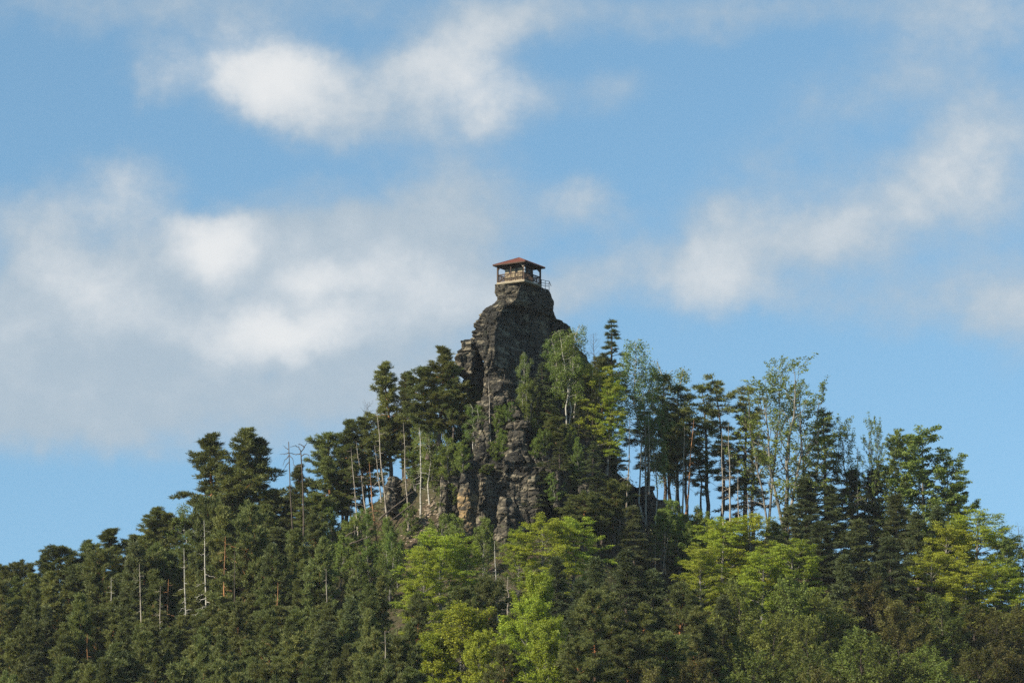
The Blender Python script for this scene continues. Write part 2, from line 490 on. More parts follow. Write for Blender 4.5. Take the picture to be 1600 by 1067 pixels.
def rock_mesh(name, bm, voxel=0.16, amp=1.0, strata=1.0, seed=0, band=None):
    """closed blocks in bm are fused, then weathered into ledges, joints and pits"""
    tmp = bpy.data.meshes.new('tmp')
    bm.normal_update()
    bm.to_mesh(tmp)
    bm.free()
    o = bpy.data.objects.new('tmp', tmp)
    C.objects.link(o)
    r = o.modifiers.new('r', 'REMESH')
    r.mode = 'VOXEL'
    r.voxel_size = voxel
    dg = bpy.context.evaluated_depsgraph_get()
    me = bpy.data.meshes.new_from_object(o.evaluated_get(dg))
    bpy.data.objects.remove(o)
    nv = len(me.vertices)
    co = np.empty(nv * 3, dtype=np.float32)
    me.vertices.foreach_get('co', co)
    co = co.reshape(-1, 3).astype(np.float64)
    no = np.empty(nv * 3, dtype=np.float32)
    me.vertex_normals.foreach_get('vector', no)
    no = no.reshape(-1, 3).astype(np.float64)
    s = seed * 31.7
    hn = no * np.array([1, 1, 0.25])
    # big lumps
    d = (fbm(co * 0.28 + s, 4) - 0.5) * 1.7 * amp
    # bedding: layers of uneven thickness, each with its own recess that also changes along the face
    zz = co[:, 2] + (fbm(co * np.array([.12, .12, .05]) + s, 3) - .5) * 2.4
    sw_ = strata * np.clip(fbm(co * 0.16 + 9 + s, 3) * 3.2 - 0.9, 0.1, 1.2)
    if band is not None:
        sw_ = sw_ * (0.12 + 1.2 * np.exp(-((co[:, 2] - band[0]) / band[1]) ** 2)) * np.clip(0.75 - 0.6 * no[:, 0], 0.25, 1.2)
    for th, a in ((1.25, 0.42), (0.50, 0.36)):
        q = zz / th + (vnoise(co * np.array([.3, .3, .6]) + 3 + s) - .5) * .9
        lid = np.floor(q)
        fr = q - lid
        al = vnoise(np.stack([co[:, 0] * .7 + lid * 7.1 + s, co[:, 1] * .7 + lid * 3.3, lid * 5.7], 1))
        edge = np.minimum(fr, 1 - fr)
        groove = np.exp(-(edge / 0.15) ** 2)
        d += sw_ * a * ((al - 0.5) * 1.5 - groove * 0.9 * al)
    # broken blocks with open joints
    for cell, a, ck in ((np.array([2.6, 2.6, 3.4]), 0.75, 0.55), (np.array([1.1, 1.1, 0.7]), 0.26, 0.22)):
        w_ = co / cell + (np.stack([fbm(co * .5 + 11 + s, 2), fbm(co * .5 + 23 + s, 2), fbm(co * .5 + 37 + s, 2)], 1) - .5) * 0.9
        f1, f2, idv = worley(w_ + s)
        d += amp * (a * (idv - 0.5) - ck * np.exp(-((f2 - f1) / 0.10) ** 2))
    # pits and crumbs
    d += (fbm(co * 1.4 + s, 4, .6) - 0.5) * 0.55 * amp
    if band is not None:
        d *= np.clip(1.0 - 0.55 * np.maximum(no[:, 0], 0), 0.45, 1)
    c2 = co + hn * d[:, None]
    me.vertices.foreach_set('co', c2.astype(np.float32).ravel())
    me.polygons.foreach_set('use_smooth', np.zeros(len(me.polygons), dtype=bool))
    me.update()
    me.name = name
    return me

def loft(bm, secs):
    """secs: list of rings (same length lists of xyz), bottom to top, closed with caps"""
    rings = [[bm.verts.new(tuple(p)) for p in r] for r in secs]
    k = len(rings[0])
    for a, b in zip(rings, rings[1:]):
        for i in range(k):
            bm.faces.new((a[i], a[(i + 1) % k], b[(i + 1) % k], b[i]))
    bm.faces.new(list(reversed(rings[0])))
    bm.faces.new(rings[-1])

def block(bm, px0, px1, pyt, pyb, Y, depth, rot=0.0, taper=0.85, rnd=None, skew=0.0):
    """a rough block whose front stands at depth Y, spanning the given photo extent"""
    rnd = rnd or random
    cx = (px0 + px1) / 2
    top = at(cx, pyt, Y)
    bot = at(cx, pyb, Y)
    w = at(px1, pyb, Y)[0] - at(px0, pyb, Y)[0]
    zt, zb = top[2], bot[2]
    x0 = at(cx, (pyt + pyb) / 2, Y)[0]
    yc = Y + depth / 2
    secs = []
    N = 10
    for i in range(5):
        f = i / 4
        z = zb + (zt - zb) * f
        ring = []
        sc = 1 + (taper - 1) * f
        for a in range(N):
            th = 2 * math.pi * a / N + 0.3
            c, s_ = math.cos(th), math.sin(th)
            e = 0.38
            qx = math.copysign(abs(c) ** e, c) * w / 2 * sc * (1 + rnd.uniform(-.1, .1))
            qy = math.copysign(abs(s_) ** e, s_) * depth / 2 * sc * (1 + rnd.uniform(-.1, .1))
            ring.append((x0 + skew * f * w + qx * math.cos(rot) - qy * math.sin(rot), yc + qx * math.sin(rot) + qy * math.cos(rot), z))
        secs.append(ring)
    loft(bm, secs)

rnd = random.Random(4)
# main tower: photo height, left edge, arris, right edge
TOW = [(438.5, 774, 816, 860), (446, 772, 814, 864), (458, 778, 809, 868), (467, 776, 806, 868), (474, 764, 799, 871), (479, 753, 786, 894), (492, 746, 779, 899), (504, 740, 776, 904),
       (515, 736, 774, 918), (526, 737, 773, 924), (540, 744, 772, 929), (553, 751, 771, 933), (564, 755, 770, 937), (576, 757, 769, 941), (600, 757, 772, 942),
       (640, 752, 780, 955), (690, 742, 792, 970), (745, 736, 798, 985)]
secs = []
for (py, xl, xa, xr) in reversed(TOW):
    t = (py - 449) / 391
    Ya = 397.6 - 7.0 * t
    A = at(xa, py, Ya)
    z = A[2]
    xL, xR = at(xl, py, 400)[0], at(xr, py, 400)[0]
    YL = Ya + (A[0] - xL) * 0.62
    YRr = Ya + (xR - A[0]) * 1.45
    secs.append([(xL, YL, z), ((xL + A[0]) / 2 - .2, (YL + Ya) / 2 - .35, z), (A[0], Ya, z), (A[0] * .6 + xR * .4, Ya * .6 + YRr * .4 - .1, z), (xR, YRr, z),
                 (xR - 0.6, YRr + 3.5, z), ((xL + xR) / 2, max(YL, YRr) + 4.5, z), (xL + 0.4, YL + 4.5, z)])
bm = bmesh.new()
loft(bm, secs)
tower = link('rock_tower', rock_mesh('rock_tower', bm, 0.16, 0.66, 1.2, 1, (at(800, 503, 399)[2], 3.6)), M['rock'])
tag(tower, 'tall dark layered sandstone tower carrying the lookout pavilion', 'rock')

bm = bmesh.new()
block(bm, 719, 752, 528, 556, 397.0, 4, -0.5, 0.8, rnd)
block(bm, 717, 750, 545, 585, 396.5, 4, -0.4, 1.05, rnd)
block(bm, 728, 752, 578, 600, 397.2, 3, -0.4, 1.25, rnd)
block(bm, 733, 762, 560, 700, 399.0, 5, -0.3, 0.9, rnd)
outcrop = link('rock_outcrop', rock_mesh('rock_outcrop', bm, 0.15, 0.6, 0.9, 2), M['rock'])
tag(outcrop, 'overhanging ledged outcrop bulging from the sunny side of the rock tower', 'rock')

# broken rib of blocks below the arris
bm = bmesh.new()
for (a, b, t, q, Y, dp, ro) in ((756, 790, 572, 660, 392.5, 4, -.5), (762, 800, 600, 690, 391.5, 4, -.4), (776, 796, 590, 612, 392.0, 2.5, -.6), (748, 776, 624, 690, 391.2, 4, -.5),
                                (770, 808, 640, 700, 390.5, 4, -.3), (745, 772, 655, 712, 389.8, 4, -.4), (786, 806, 622, 652, 391.2, 3, .5)):
    block(bm, a, b, t, q, Y, dp, ro, 0.72, rnd)
rib = link('rock_rib', rock_mesh('rock_rib', bm, 0.15, 0.95, 0.2, 3), M['rock'])
tag(rib, 'jagged broken rib of pale edged blocks running down below the tower', 'rock')

# capped block and the ledge it stands on
bm = bmesh.new()
block(bm, 788, 830, 655, 668, 388.4, 5, -.1, 0.9, rnd)
block(bm, 793, 822, 664, 700, 388.8, 4.5, -.1, 0.95, rnd)
block(bm, 786, 824, 690, 722, 388.0, 5, .3, 0.8, rnd)
cap = link('rock_block', rock_mesh('rock_block', bm, 0.15, 0.55, 0.25, 4), M['rock'])
tag(cap, 'squat pale faced block under a flat cap stone at the tower foot', 'rock')
bm = bmesh.new()
block(bm, 740, 880, 704, 790, 388.6, 10, 0.0, 0.95, rnd)
block(bm, 820, 950, 668, 780, 391.5, 10, 0.25, 0.9, rnd)
block(bm, 850, 905, 690, 745, 389.5, 6, -0.2, 0.9, rnd)
ledge = link('rock_ledge', rock_mesh('rock_ledge', bm, 0.18, 0.8, 0.3, 5), M['rock'])
tag(ledge, 'broad shaded rock ledge with small trees below the dark tower face', 'rock')

# lower cliff
bm = bmesh.new()
block(bm, 738, 800, 722, 850, 387.6, 6, 0.15, 0.95, rnd)
block(bm, 752, 780, 760, 850, 386.0, 3, 0.35, 0.7, rnd)
block(bm, 784, 856, 728, 850, 385.6, 6, -0.25, 0.9, rnd)
block(bm, 778, 806, 772, 856, 383.6, 4, -0.5, 0.6, rnd)
block(bm, 788, 800, 716, 760, 385.4, 3, -0.5, 0.8, rnd)
block(bm, 690, 730, 742, 850, 387.5, 6, -0.3, 0.85, rnd)
cliff = link('lower_cliff', rock_mesh('lower_cliff', bm, 0.15, 0.75, 0.3, 6), M['rock'])
tag(cliff, 'low broad cliff with a dark hollow and banded rock face above bright beeches', 'cliff')
bm = bmesh.new()
block(bm, 722, 744, 716, 778, 382.8, 4.0, -0.3, 0.9, rnd)
block(bm, 721, 741, 768, 846, 382.6, 3.6, -0.3, 0.95, rnd)
pillar = link('rock_pillar', rock_mesh('rock_pillar', bm, 0.14, 0.5, 0.3, 7), M['rock_gold'])
tag(pillar, 'upright golden sandstone pillar beside the dark hollow of the low cliff', 'rock')
bm = bmesh.new()
block(bm, 868, 884, 732, 792, 384.6, 3.5, -0.5, 0.8, rnd)
block(bm, 880, 916, 738, 800, 387.0, 5, 0.2, 0.8, rnd)
block(bm, 905, 935, 752, 810, 385.5, 4, -0.2, 0.7, rnd)
sidec = link('side_crag', rock_mesh('side_crag', bm, 0.15, 0.7, 0.3, 8), M['rock'])
tag(sidec, 'small dark crag with a pale rounded edge among the low pines', 'rock')
bm = bmesh.new()
block(bm, 604, 626, 742, 800, 398.0, 4, -0.3, 0.7, rnd)
stub = link('rock_stump', rock_mesh('rock_stump', bm, 0.15, 0.55, 0.7, 9), M['rock'])
tag(stub, 'stubby brown rock standing between the pale bare trunks', 'rock')
bm = bmesh.new()
block(bm, 686, 704, 752, 806, 386.5, 2.5, -0.4, 0.55, rnd)
fin = link('rock_fin', rock_mesh('rock_fin', bm, 0.13, 0.35, 0.5, 10), M['rock'])
tag(fin, 'thin leaning rock fin above the pale scree', 'rock')
bm = bmesh.new()
block(bm, 985, 1030, 756, 830, 399, 5, 0.5, 0.6, rnd)
block(bm, 1010, 1050, 778, 840, 400, 5, 0.5, 0.6, rnd)
rb = link('ridge_rock', rock_mesh('ridge_rock', bm, 0.18, 0.6, 0.5, 11), M['rock'])
tag(rb, 'dark rock slope under the tall trunks on the sloping ridge', 'rock')

# ------------------------------------------------------------------ lookout pavilion
deck = at(811, 444.3, 400.0)
PAV = bpy.data.objects.new('lookout_pavilion', None)
C.objects.link(PAV)
PAV.location = deck
PAV.rotation_euler = (0, 0, math.radians(-32))
tag(PAV, 'small timber lookout pavilion with red-brown pyramid roof on the rock tower', 'pavilion')
s = 1.97              # half the distance between corner posts
MB().box((0, 0, -0.12), (2 * s + .28, 2 * s + .28, .22)).build('stone_base', M['stonebase'], PAV, .03)
MB().box((0, 0, 0.03), (2 * s + .2, 2 * s + .2, .08)).build('floor_boards', M['timber_pale'], PAV)
PH = 2.28
for sx in (-1, 1):
    for sy in (-1, 1):
        MB().box((sx * s, sy * s, .07 + PH / 2), (.19, .19, PH)).build('corner_post', M['timber'], PAV, .015)
for (x, y) in ((0, -s), (s, 0), (0, s), (-s, 0)):
    MB().box((x, y, .07 + PH / 2), (.12, .12, PH - .01)).build('middle_post', M['timber'], PAV, .01)
for sgn in (-1, 1):
    MB().box((0, sgn * s, PH + .12), (2 * s + .5, .17, .2)).build('wall_plate', M['timber'], PAV)
    MB().box((sgn * s, 0, PH + .125), (.17, 2 * s - .19, .19)).build('wall_plate', M['timber'], PAV)
for sx in (-1, 1):
    for sy in (-1, 1):
        pale = (sx == 1 and sy == -1)
        MB().bar((sx * s, sy * s * .985, PH - .62), (sx * (s - .66), sy * s * .985, PH + .03), .1).build('corner_brace', M['timber_pale'] if pale else M['timber'], PAV)
        MB().bar((sx * s * .985, sy * s, PH - .62), (sx * s * .985, sy * (s - .66), PH + .03), .1).build('corner_brace', M['timber'], PAV)
def railing(a, b):
    a, b = Vector(a), Vector(b)
    L = (b - a).length
    r = MB()
    r.bar(a + Vector((0, 0, 1.05)), b + Vector((0, 0, 1.05)), .12, .10)
    r.bar(a + Vector((0, 0, .25)), b + Vector((0, 0, .25)), .09, .09)
    rail = r.build('railing', M['timber'], PAV)
    d = (b - a) / L
    q = MB()
    k = int(L / .21)
    for i in range(1, k):
        p = a + d * (L * i / k)
        q.box(p + Vector((0, 0, .64)), (.06, .06, .72))
    q.build('balusters', M['timber'], rail)
    x = MB()
    x.bar(a + Vector((0, 0, .28)) + d * .1, b + Vector((0, 0, 1.0)) - d * .1, .07)
    x.build('diagonal_strut', M['timber'], rail)
for (a, b) in (((-s + .1, -s, 0), (-.06, -s, 0)), ((.06, -s, 0), (s - .1, -s, 0)), ((s, -s + .1, 0), (s, -.06, 0)), ((s, .06, 0), (s, s - .1, 0)),
               ((-s, -s + .1, 0), (-s, -.06, 0)), ((-s, .06, 0), (-s, s - .1, 0)), ((s - .1, s, 0), (.06, s, 0))):
    railing(a, b)
# inner cabin with openings
cs_ = 1.26
def cabin_wall(ax, sg):
    """wall of posts and panels with two openings above the parapet"""
    def P(u_, z0, z1, u0_, u1_, nm, mat, th=.09, off=0.0):
        c = ((u0_ + u1_) / 2, sg * (cs_ + off), (z0 + z1) / 2)
        sz = (u1_ - u0_, th, z1 - z0)
        if ax == 'x':
            c = (c[1], c[0], c[2])
            sz = (sz[1], sz[0], sz[2])
        return MB().box(c, sz).build(nm, mat, PAV)
    w = cs_ - (.045 if ax == 'x' else -.045)
    face = M['plaster'] if (ax == 'y' and sg == -1) else M['timber']  # only the sunny side is cream; elsewhere the dark colour paints in shade
    P(0, .07, 1.12, -w, w, 'cabin_wall', face)
    P(0, 1.80, PH + .02, -w, w, 'shade_dark_lintel', M['timber'])  # upper wall coloured dark to paint in the shadow of the roof
    for (u0_, u1_) in ((-w, -.72), (-.30, .22), (.62, w)):
        P(0, 1.12, 1.80, u0_, u1_, 'cabin_pier', face)
    for (u0_, u1_) in ((-.72, -.30), (.22, .62)):
        P(0, 1.12, 1.80, u0_, u1_, 'window_pane', M['dark_void'], .03, -.02)
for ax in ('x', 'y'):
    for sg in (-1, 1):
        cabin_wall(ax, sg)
for z, y in ((1.52, -.12), (1.12, -.12)):
    bmw = bmesh.new()
    bmesh.ops.create_cone(bmw, cap_ends=True, segments=14, radius1=.15, radius2=.15, depth=.03, matrix=Matrix.Rotation(math.radians(90), 4, 'Y'))
    me = bpy.data.meshes.new('round_plate')
    bmw.to_mesh(me)
    bmw.free()
    link('round_plate', me, M['white'], PAV, (s + .115, -s + .0, z))
# roof: four shingled slopes
e, zr, za = 2.45, PH + .02, PH + 1.16
corners = [Vector((-e, -e, zr)), Vector((e, -e, zr)), Vector((e, e, zr)), Vector((-e, e, zr))]
apex = Vector((0, 0, za))
for i in range(4):
    a, b = corners[i], corners[(i + 1) % 4]
    rows = 9
    vs, fs = [], []
    nrm = ((b - a).cross(apex - a)).normalized()
    for r in range(rows):
        f0, f1 = r / rows, min(1.0, (r + 1.15) / rows)
        lift = .035
        q = [a.lerp(apex, f0) + nrm * (lift + .02), b.lerp(apex, f0) + nrm * (lift + .02), b.lerp(apex, f1) + nrm * .015, a.lerp(apex, f1) + nrm * .015]
        q2 = [p - nrm * .03 for p in q]
        k = len(vs)
        vs += q + q2
        fs += [(k, k + 1, k + 2, k + 3), (k + 7, k + 6, k + 5, k + 4), (k, k + 4, k + 5, k + 1), (k + 1, k + 5, k + 6, k + 2), (k + 3, k + 7, k + 4, k)]
    me = bpy.data.meshes.new('roof_slope')
    me.from_pydata([tuple(p) for p in vs], [], fs)
    me.update()
    sl = link('roof_slope', me, M['roof'], PAV)
    mid = (a + b) / 2
    MB().bar(a.lerp(b, .012) + Vector((0, 0, -.03)), a.lerp(b, .988) + Vector((0, 0, -.03)), .05, .13).build('fascia_board', M['timber'], sl)
    rr = MB().bar(a + Vector((0, 0, .06)), apex + Vector((0, 0, .05)), .13, .06)
    rr.build('hip_ridge', M['roof'], sl)
ce = MB()
vs = [tuple(p - Vector((0, 0, .09))) for p in [c * .985 for c in corners]]
me = bpy.data.meshes.new('roof_ceiling')
me.from_pydata([(c.x * .97, c.y * .97, zr - .005) for c in corners] + [(c.x * .97, c.y * .97, zr + .02) for c in corners], [], [(3, 2, 1, 0), (4, 5, 6, 7), (0, 1, 5, 4), (1, 2, 6, 5), (2, 3, 7, 6), (3, 0, 4, 7)])
me.update()
link('roof_ceiling', me, M['timber'], PAV)
# steel railing on the terrace beside it
TR = bpy.data.objects.new('terrace_railing', None)
C.objects.link(TR)
tb = at(852, 449, 400.5)
TR.location = tb
tag(TR, 'thin steel railing on the rock edge beside the pavilion', 'railing')
pts = [at(846, 449.5, 401.2), at(852, 450, 400.6), at(858, 450.5, 400.0)]
tops = [at(846, 437, 401.2), at(852, 438.5, 400.6), at(858, 439.6, 400.0)]
for a, b in zip(pts, tops):
    MB().bar(Vector(a - tb) - Vector((0, 0, .5)), Vector(b - tb), .07).build('railing_post', M['metal'], TR)
for f in (0.0, .38, .7):
    for i in (0, 1):
        p = Vector(tops[i] * (1 - f) + pts[i] * f - tb)
        q = Vector(tops[i + 1] * (1 - f) + pts[i + 1] * f - tb)
        MB().bar(p, q, .06).build('rail', M['metal'], TR)
p = Vector(tops[2] - tb)
MB().bar(p, p + Vector((.3, 3.0, .0)), .06).build('rail', M['metal'], TR)

# ------------------------------------------------------------------ trees: growing one of each kind
def tubes(P, R, k=5):
    """P (m,n,3) polylines, R (m,n) radii -> verts, quads"""
    P = np.asarray(P, dtype=np.float64)
    m_, n_, _ = P.shape
    T = np.gradient(P, axis=1)
    T /= np.linalg.norm(T, axis=2, keepdims=True) + 1e-9
    ref = np.where(np.abs(T[:, :, 2:3]) > 0.9, np.array([1.0, 0, 0]), np.array([0, 0, 1.0]))
    A = np.cross(T, ref)
    A /= np.linalg.norm(A, axis=2, keepdims=True) + 1e-9
    B = np.cross(T, A)
    th = np.arange(k) * 2 * np.pi / k
    Vv = P[:, :, None, :] + R[:, :, None, None] * (A[:, :, None, :] * np.cos(th)[None, None, :, None] + B[:, :, None, :] * np.sin(th)[None, None, :, None])
    idx = np.arange(m_ * n_ * k).reshape(m_, n_, k)
    a = idx[:, :-1, :]
    b = np.roll(a, -1, axis=2)
    d = idx[:, 1:, :]
    c = np.roll(d, -1, axis=2)
    return Vv.reshape(-1, 3), np.stack([a, b, c, d], -1).reshape(-1, 4)

def nrmz(a):
    return a / (np.linalg.norm(a, axis=-1, keepdims=True) + 1e-9)

def needles(rng, cen, out, cnt, cr, flat, ln, wd, up=0.5):
    """tufts: thin triangles fanning out of each clump"""
    n_ = len(cen)
    c = np.repeat(cen, cnt, 0)
    o = np.repeat(out, cnt, 0)
    r = nrmz(rng.normal(size=(n_ * cnt, 3))) * (rng.random((n_ * cnt, 1)) ** 0.45)
    off = r * np.array([cr, cr, cr * flat])
    ax = nrmz(nrmz(off * np.array([1, 1, 1.3])) * 0.9 + o * 0.45 + np.array([0, 0, up]) + rng.normal(size=off.shape) * 0.35)
    sd = nrmz(np.cross(ax, nrmz(rng.normal(size=ax.shape))))
    p = c + off
    L = ln * (0.6 + 0.8 * rng.random((len(p), 1)))
    w = wd * (0.7 + 0.6 * rng.random((len(p), 1)))
    v_ = np.stack([p - ax * L * .35 - sd * w, p - ax * L * .35 + sd * w, p + ax * L * .65], 1)
    tint = np.repeat(rng.random(n_), cnt) * 0.6 + rng.random(n_ * cnt) * 0.4
    return v_.reshape(-1, 3), np.arange(len(p) * 3).reshape(-1, 3), tint

def leaves(rng, cen, out, cnt, cr, flat, ln, wd, up=1.0, droop=0.0, jit=0.55):
    """broad leaves: kite shaped quads lying in sprays"""
    n_ = len(cen)
    c = np.repeat(cen, cnt, 0)
    o = np.repeat(out, cnt, 0)
    r = nrmz(rng.normal(size=(n_ * cnt, 3))) * (rng.random((n_ * cnt, 1)) ** 0.5)
    off = r * np.array([cr, cr, cr * flat])
    if droop:
        off[:, 2] -= rng.random(n_ * cnt) * droop
    nn = nrmz(np.array([0, 0, up]) + o * 0.55 + rng.normal(size=off.shape) * jit)
    ax = nrmz(np.cross(nn, nrmz(rng.normal(size=nn.shape))) + np.array([0, 0, -0.25]) + o * .3)
    sd = nrmz(np.cross(nn, ax))
    p = c + off
    L = ln * (0.6 + 0.8 * rng.random((len(p), 1)))
    w = wd * (0.6 + 0.8 * rng.random((len(p), 1)))
    v_ = np.stack([p - ax * L * .5, p + sd * w * .5, p + ax * L * .5, p - sd * w * .5], 1)
    tint = np.repeat(rng.random(n_), cnt) * 0.6 + rng.random(n_ * cnt) * 0.4
    return v_.reshape(-1, 3), np.arange(len(p) * 4).reshape(-1, 4), tint

def grow(seed, H=18.0, R=2.8, cs=0.35, nl=46, prof=None, el=(0.0, 0.7), bend=0.1, r0=0.22, tpm=2.2, twl=0.8, twel=0.1, twbend=0.0,
         fol='needle', cnt=34, cr=0.42, flat=0.5, ln=0.34, wd=0.05, spots=(0.45, 0.75, 1.0), droop=0.0, up=0.5, wob=0.25, forks=1, miss=0.12,
         twigr=0.014, stubs=0, lenjit=(0.6, 1.12), eljit=0.14, twjit=0.28, jit=0.55, dens_in=0.25, top_lean=0.0, vis_twigs=True):
    rng = np.random.default_rng(seed)
    n_t = 10
    tz = np.linspace(0, 1, n_t)
    trunks, trad = [], []
    for f_ in range(forks):
        wx = np.cumsum(rng.normal(size=n_t)) * wob * .16
        wy = np.cumsum(rng.normal(size=n_t)) * wob * .16
        wx[0] = wy[0] = 0
        sp = 0.0
        az = rng.random() * 6.28
        if forks > 1:
            az = f_ * 6.283 / forks + rng.random() * .6
            spread = np.clip((tz - cs * .7) / (1 - cs * .7), 0, 1) ** 0.8 * R * 0.5
        else:
            spread = tz * 0
        hh = H * (1 if f_ == 0 else rng.uniform(.82, .97))
        trunks.append(np.stack([wx + np.cos(az) * spread + top_lean * tz ** 3, wy + np.sin(az) * spread, tz * hh], 1))
        trad.append(r0 * (1 - tz) ** 0.8 * (1 if f_ == 0 else .75) + 0.018)
    trunks = np.array(trunks)
    trad = np.array(trad)
    trad[:, 0] *= 1.35
    tv, tf_ = tubes(trunks, trad, 7)
    main_trunk = mesh_np('trunk', tv, [tf_], smooth=True)
    TV, TF = [], []
    prof = prof or (lambda q: np.minimum(1, 0.45 + q / 0.35) * (1 - q) ** 0.55)
    uu = np.sort((np.arange(nl) + rng.random(nl)) / nl)
    which = rng.integers(0, forks, nl)
    fz = cs + (1 - cs) * uu * 0.985
    base = np.stack([np.stack([np.interp(fz[i], tz, trunks[w][:, k]) for k in range(3)]) for i, w in enumerate(which)])
    az = np.arange(nl) * 2.399 + rng.normal(size=nl) * 0.5
    L = R * prof(uu) * rng.uniform(lenjit[0], lenjit[1], nl)
    L = np.maximum(L, 0.25)
    L = np.where(rng.random(nl) < miss, L * .35, L)
    ee = el[0] + (el[1] - el[0]) * uu + rng.normal(size=nl) * eljit
    dr = np.stack([np.cos(az) * np.cos(ee), np.sin(az) * np.cos(ee), np.sin(ee)], 1)
    ss = np.linspace(0, 1, 5)
    P = base[:, None, :] + dr[:, None, :] * (L[:, None] * ss)[:, :, None]
    P[:, :, 2] += bend * L[:, None] * ss ** 2
    P[:, 1:, :] += rng.normal(size=(nl, 4, 3)) * (0.04 * L)[:, None, None]
    lr = np.interp(fz, tz, trad[0])
    rad = np.maximum(0.010, np.minimum(lr * 0.55, 0.02 + 0.022 * L)[:, None] * (1 - 0.8 * ss))
    tv, tf_ = tubes(P, rad, 4)
    TV.append(tv); TF.append(tf_)
    # twigs
    nt_ = np.maximum(2, (L * tpm).astype(int))
    li = np.repeat(np.arange(nl), nt_)
    sx_ = np.concatenate([dens_in + (1 - dens_in) * (np.arange(k) + rng.random(k)) / k for k in nt_])
    sx_ = np.minimum(sx_, 1.0)
    seg = np.minimum((sx_ * 4).astype(int), 3)
    fr = (sx_ * 4 - seg)[:, None]
    tb_ = P[li, seg] * (1 - fr) + P[li, seg + 1] * fr
    side = np.where(rng.random(len(li)) < .5, -1, 1) * rng.uniform(0.3, 1.25, len(li))
    taz = az[li] + side
    te = ee[li] * 0.5 + twel + rng.normal(size=len(li)) * twjit
    tl = twl * rng.uniform(0.5, 1.3, len(li)) * (1.15 - 0.55 * sx_) * np.minimum(1.0, 0.45 + L[li] / 3.0)
    td = np.stack([np.cos(taz) * np.cos(te), np.sin(taz) * np.cos(te), np.sin(te)], 1)
    s3 = np.array([0, .5, 1.0])
    TP = tb_[:, None, :] + td[:, None, :] * (tl[:, None] * s3)[:, :, None]
    TP[:, :, 2] += twbend * tl[:, None] * s3 ** 2
    if vis_twigs:
        tv, tf_ = tubes(TP, np.maximum(0.006, twigr * (1 - .6 * s3))[None, :] * np.ones((len(li), 1)), 3)
        TV.append(tv); TF.append(tf_)
    if stubs:
        zz_ = rng.uniform(.25, cs + .25, stubs)
        a_ = rng.random(stubs) * 6.28
        b_ = np.stack([np.interp(zz_, tz, trunks[0][:, k]) for k in range(3)], 1)
        l_ = rng.uniform(.4, 1.5, stubs)
        d_ = np.stack([np.cos(a_), np.sin(a_), rng.uniform(-.35, .35, stubs)], 1)
        SP = b_[:, None, :] + d_[:, None, :] * (l_[:, None] * ss)[:, :, None]
        SP[:, :, 2] -= 0.25 * l_[:, None] * ss ** 2
        SP[:, 1:] += rng.normal(size=(stubs, 4, 3)) * .05
        tv, tf_ = tubes(SP, 0.03 * (1 - .7 * ss)[None, :] * np.ones((stubs, 1)), 4)
        TV.append(tv); TF.append(tf_)
    k = 0
    F = []
    for a_, b_ in zip(TV, TF):
        F.append(b_ + k)
        k += len(a_)
    branch_me = mesh_np('branches', np.concatenate(TV), F, smooth=True)
    crown_me = None
    if fol:
        cen, outs = [], []
        for t_ in spots:
            s_i = np.interp(t_, s3, [0, 1, 2])
            i0 = min(int(s_i), 1)
            f0 = s_i - i0
            cen.append(TP[:, i0] * (1 - f0) + TP[:, i0 + 1] * f0)
            outs.append(td)
        cen.append(P[:, -1]); outs.append(dr)
        tip = trunks[:, -1]
        cen.append(tip); outs.append(np.tile([0, 0, 1.0], (len(tip), 1)))
        cen = np.concatenate(cen)
        outs = np.concatenate(outs)
        fn = needles if fol == 'needle' else leaves
        kw = dict(up=up)
        if fol != 'needle':
            kw.update(droop=droop, jit=jit)
        cv_, cf, ct = fn(rng, cen, outs, cnt, cr, flat, ln, wd, **kw)
        crown_me = mesh_np('crown', cv_, [cf], ct)
    return dict(trunk=main_trunk, branches=branch_me, crown=crown_me, H=H, R=R)

PR = {}
cone = lambda q: (1 - q) ** 0.85 * 0.95 + 0.05
rnd_p = lambda q: np.sqrt(np.clip(1 - (2 * q - 0.85) ** 2 / 1.5, 0.03, 1))
flat_p = lambda q: np.minimum(1, 0.35 + q / 0.5) * (1 - q ** 4) ** 0.6
def proto(kind, tm, fm, lst):
    for kw in lst:
        p = grow(**kw)
        p['trunk'].materials.append(M[tm])
        p['branches'].materials.append(M[tm])
        if p['crown']:
            p['crown'].materials.append(M[fm])
        PR.setdefault(kind, []).append(p)
proto('pine', 'pine_bark', 'pine', [dict(seed=11 + i, H=18, R=3.0, cs=[.34, .42, .30, .46, .36, .28, .40][i], nl=[84, 76, 88, 70, 84, 92, 74][i], el=(-0.1, 0.85), bend=.14, tpm=2.7, twl=.95, eljit=.34, twel=.12, twjit=.5,
                                         cnt=30, cr=.36, flat=.9, ln=.30, wd=.042, stubs=9, wob=.8, lenjit=(.4, 1.3), miss=.2, spots=(.35, .7, 1.0),
                                         prof=[None, flat_p, rnd_p, flat_p, None, rnd_p, flat_p][i]) for i in range(5)])
conp = lambda q: (1 - q) ** 0.8 * np.minimum(1, .7 + 1.2 * q) * 1.08
mixp = lambda q: (1 - q) ** 0.55 * np.minimum(1, .6 + 1.5 * q)
proto('wood_pine', 'pine_bark', 'pine', [dict(seed=211 + i, H=15, R=2.7, cs=[.14, .2, .12, .18, .16, .22, .15][i], nl=[98, 90, 102, 94, 100, 84, 96][i], el=(-0.05, 1.0), bend=.18, tpm=2.7, twl=.85, eljit=.34, twel=.22, twjit=.5,
                                         cnt=30, cr=.32, flat=.8, ln=.27, wd=.040, wob=.9, lenjit=(.45, 1.3), up=.6, miss=.15, spots=(.35, .7, 1.0), prof=[mixp, conp, mixp, conp, mixp, rnd_p, conp][i]) for i in range(6)])
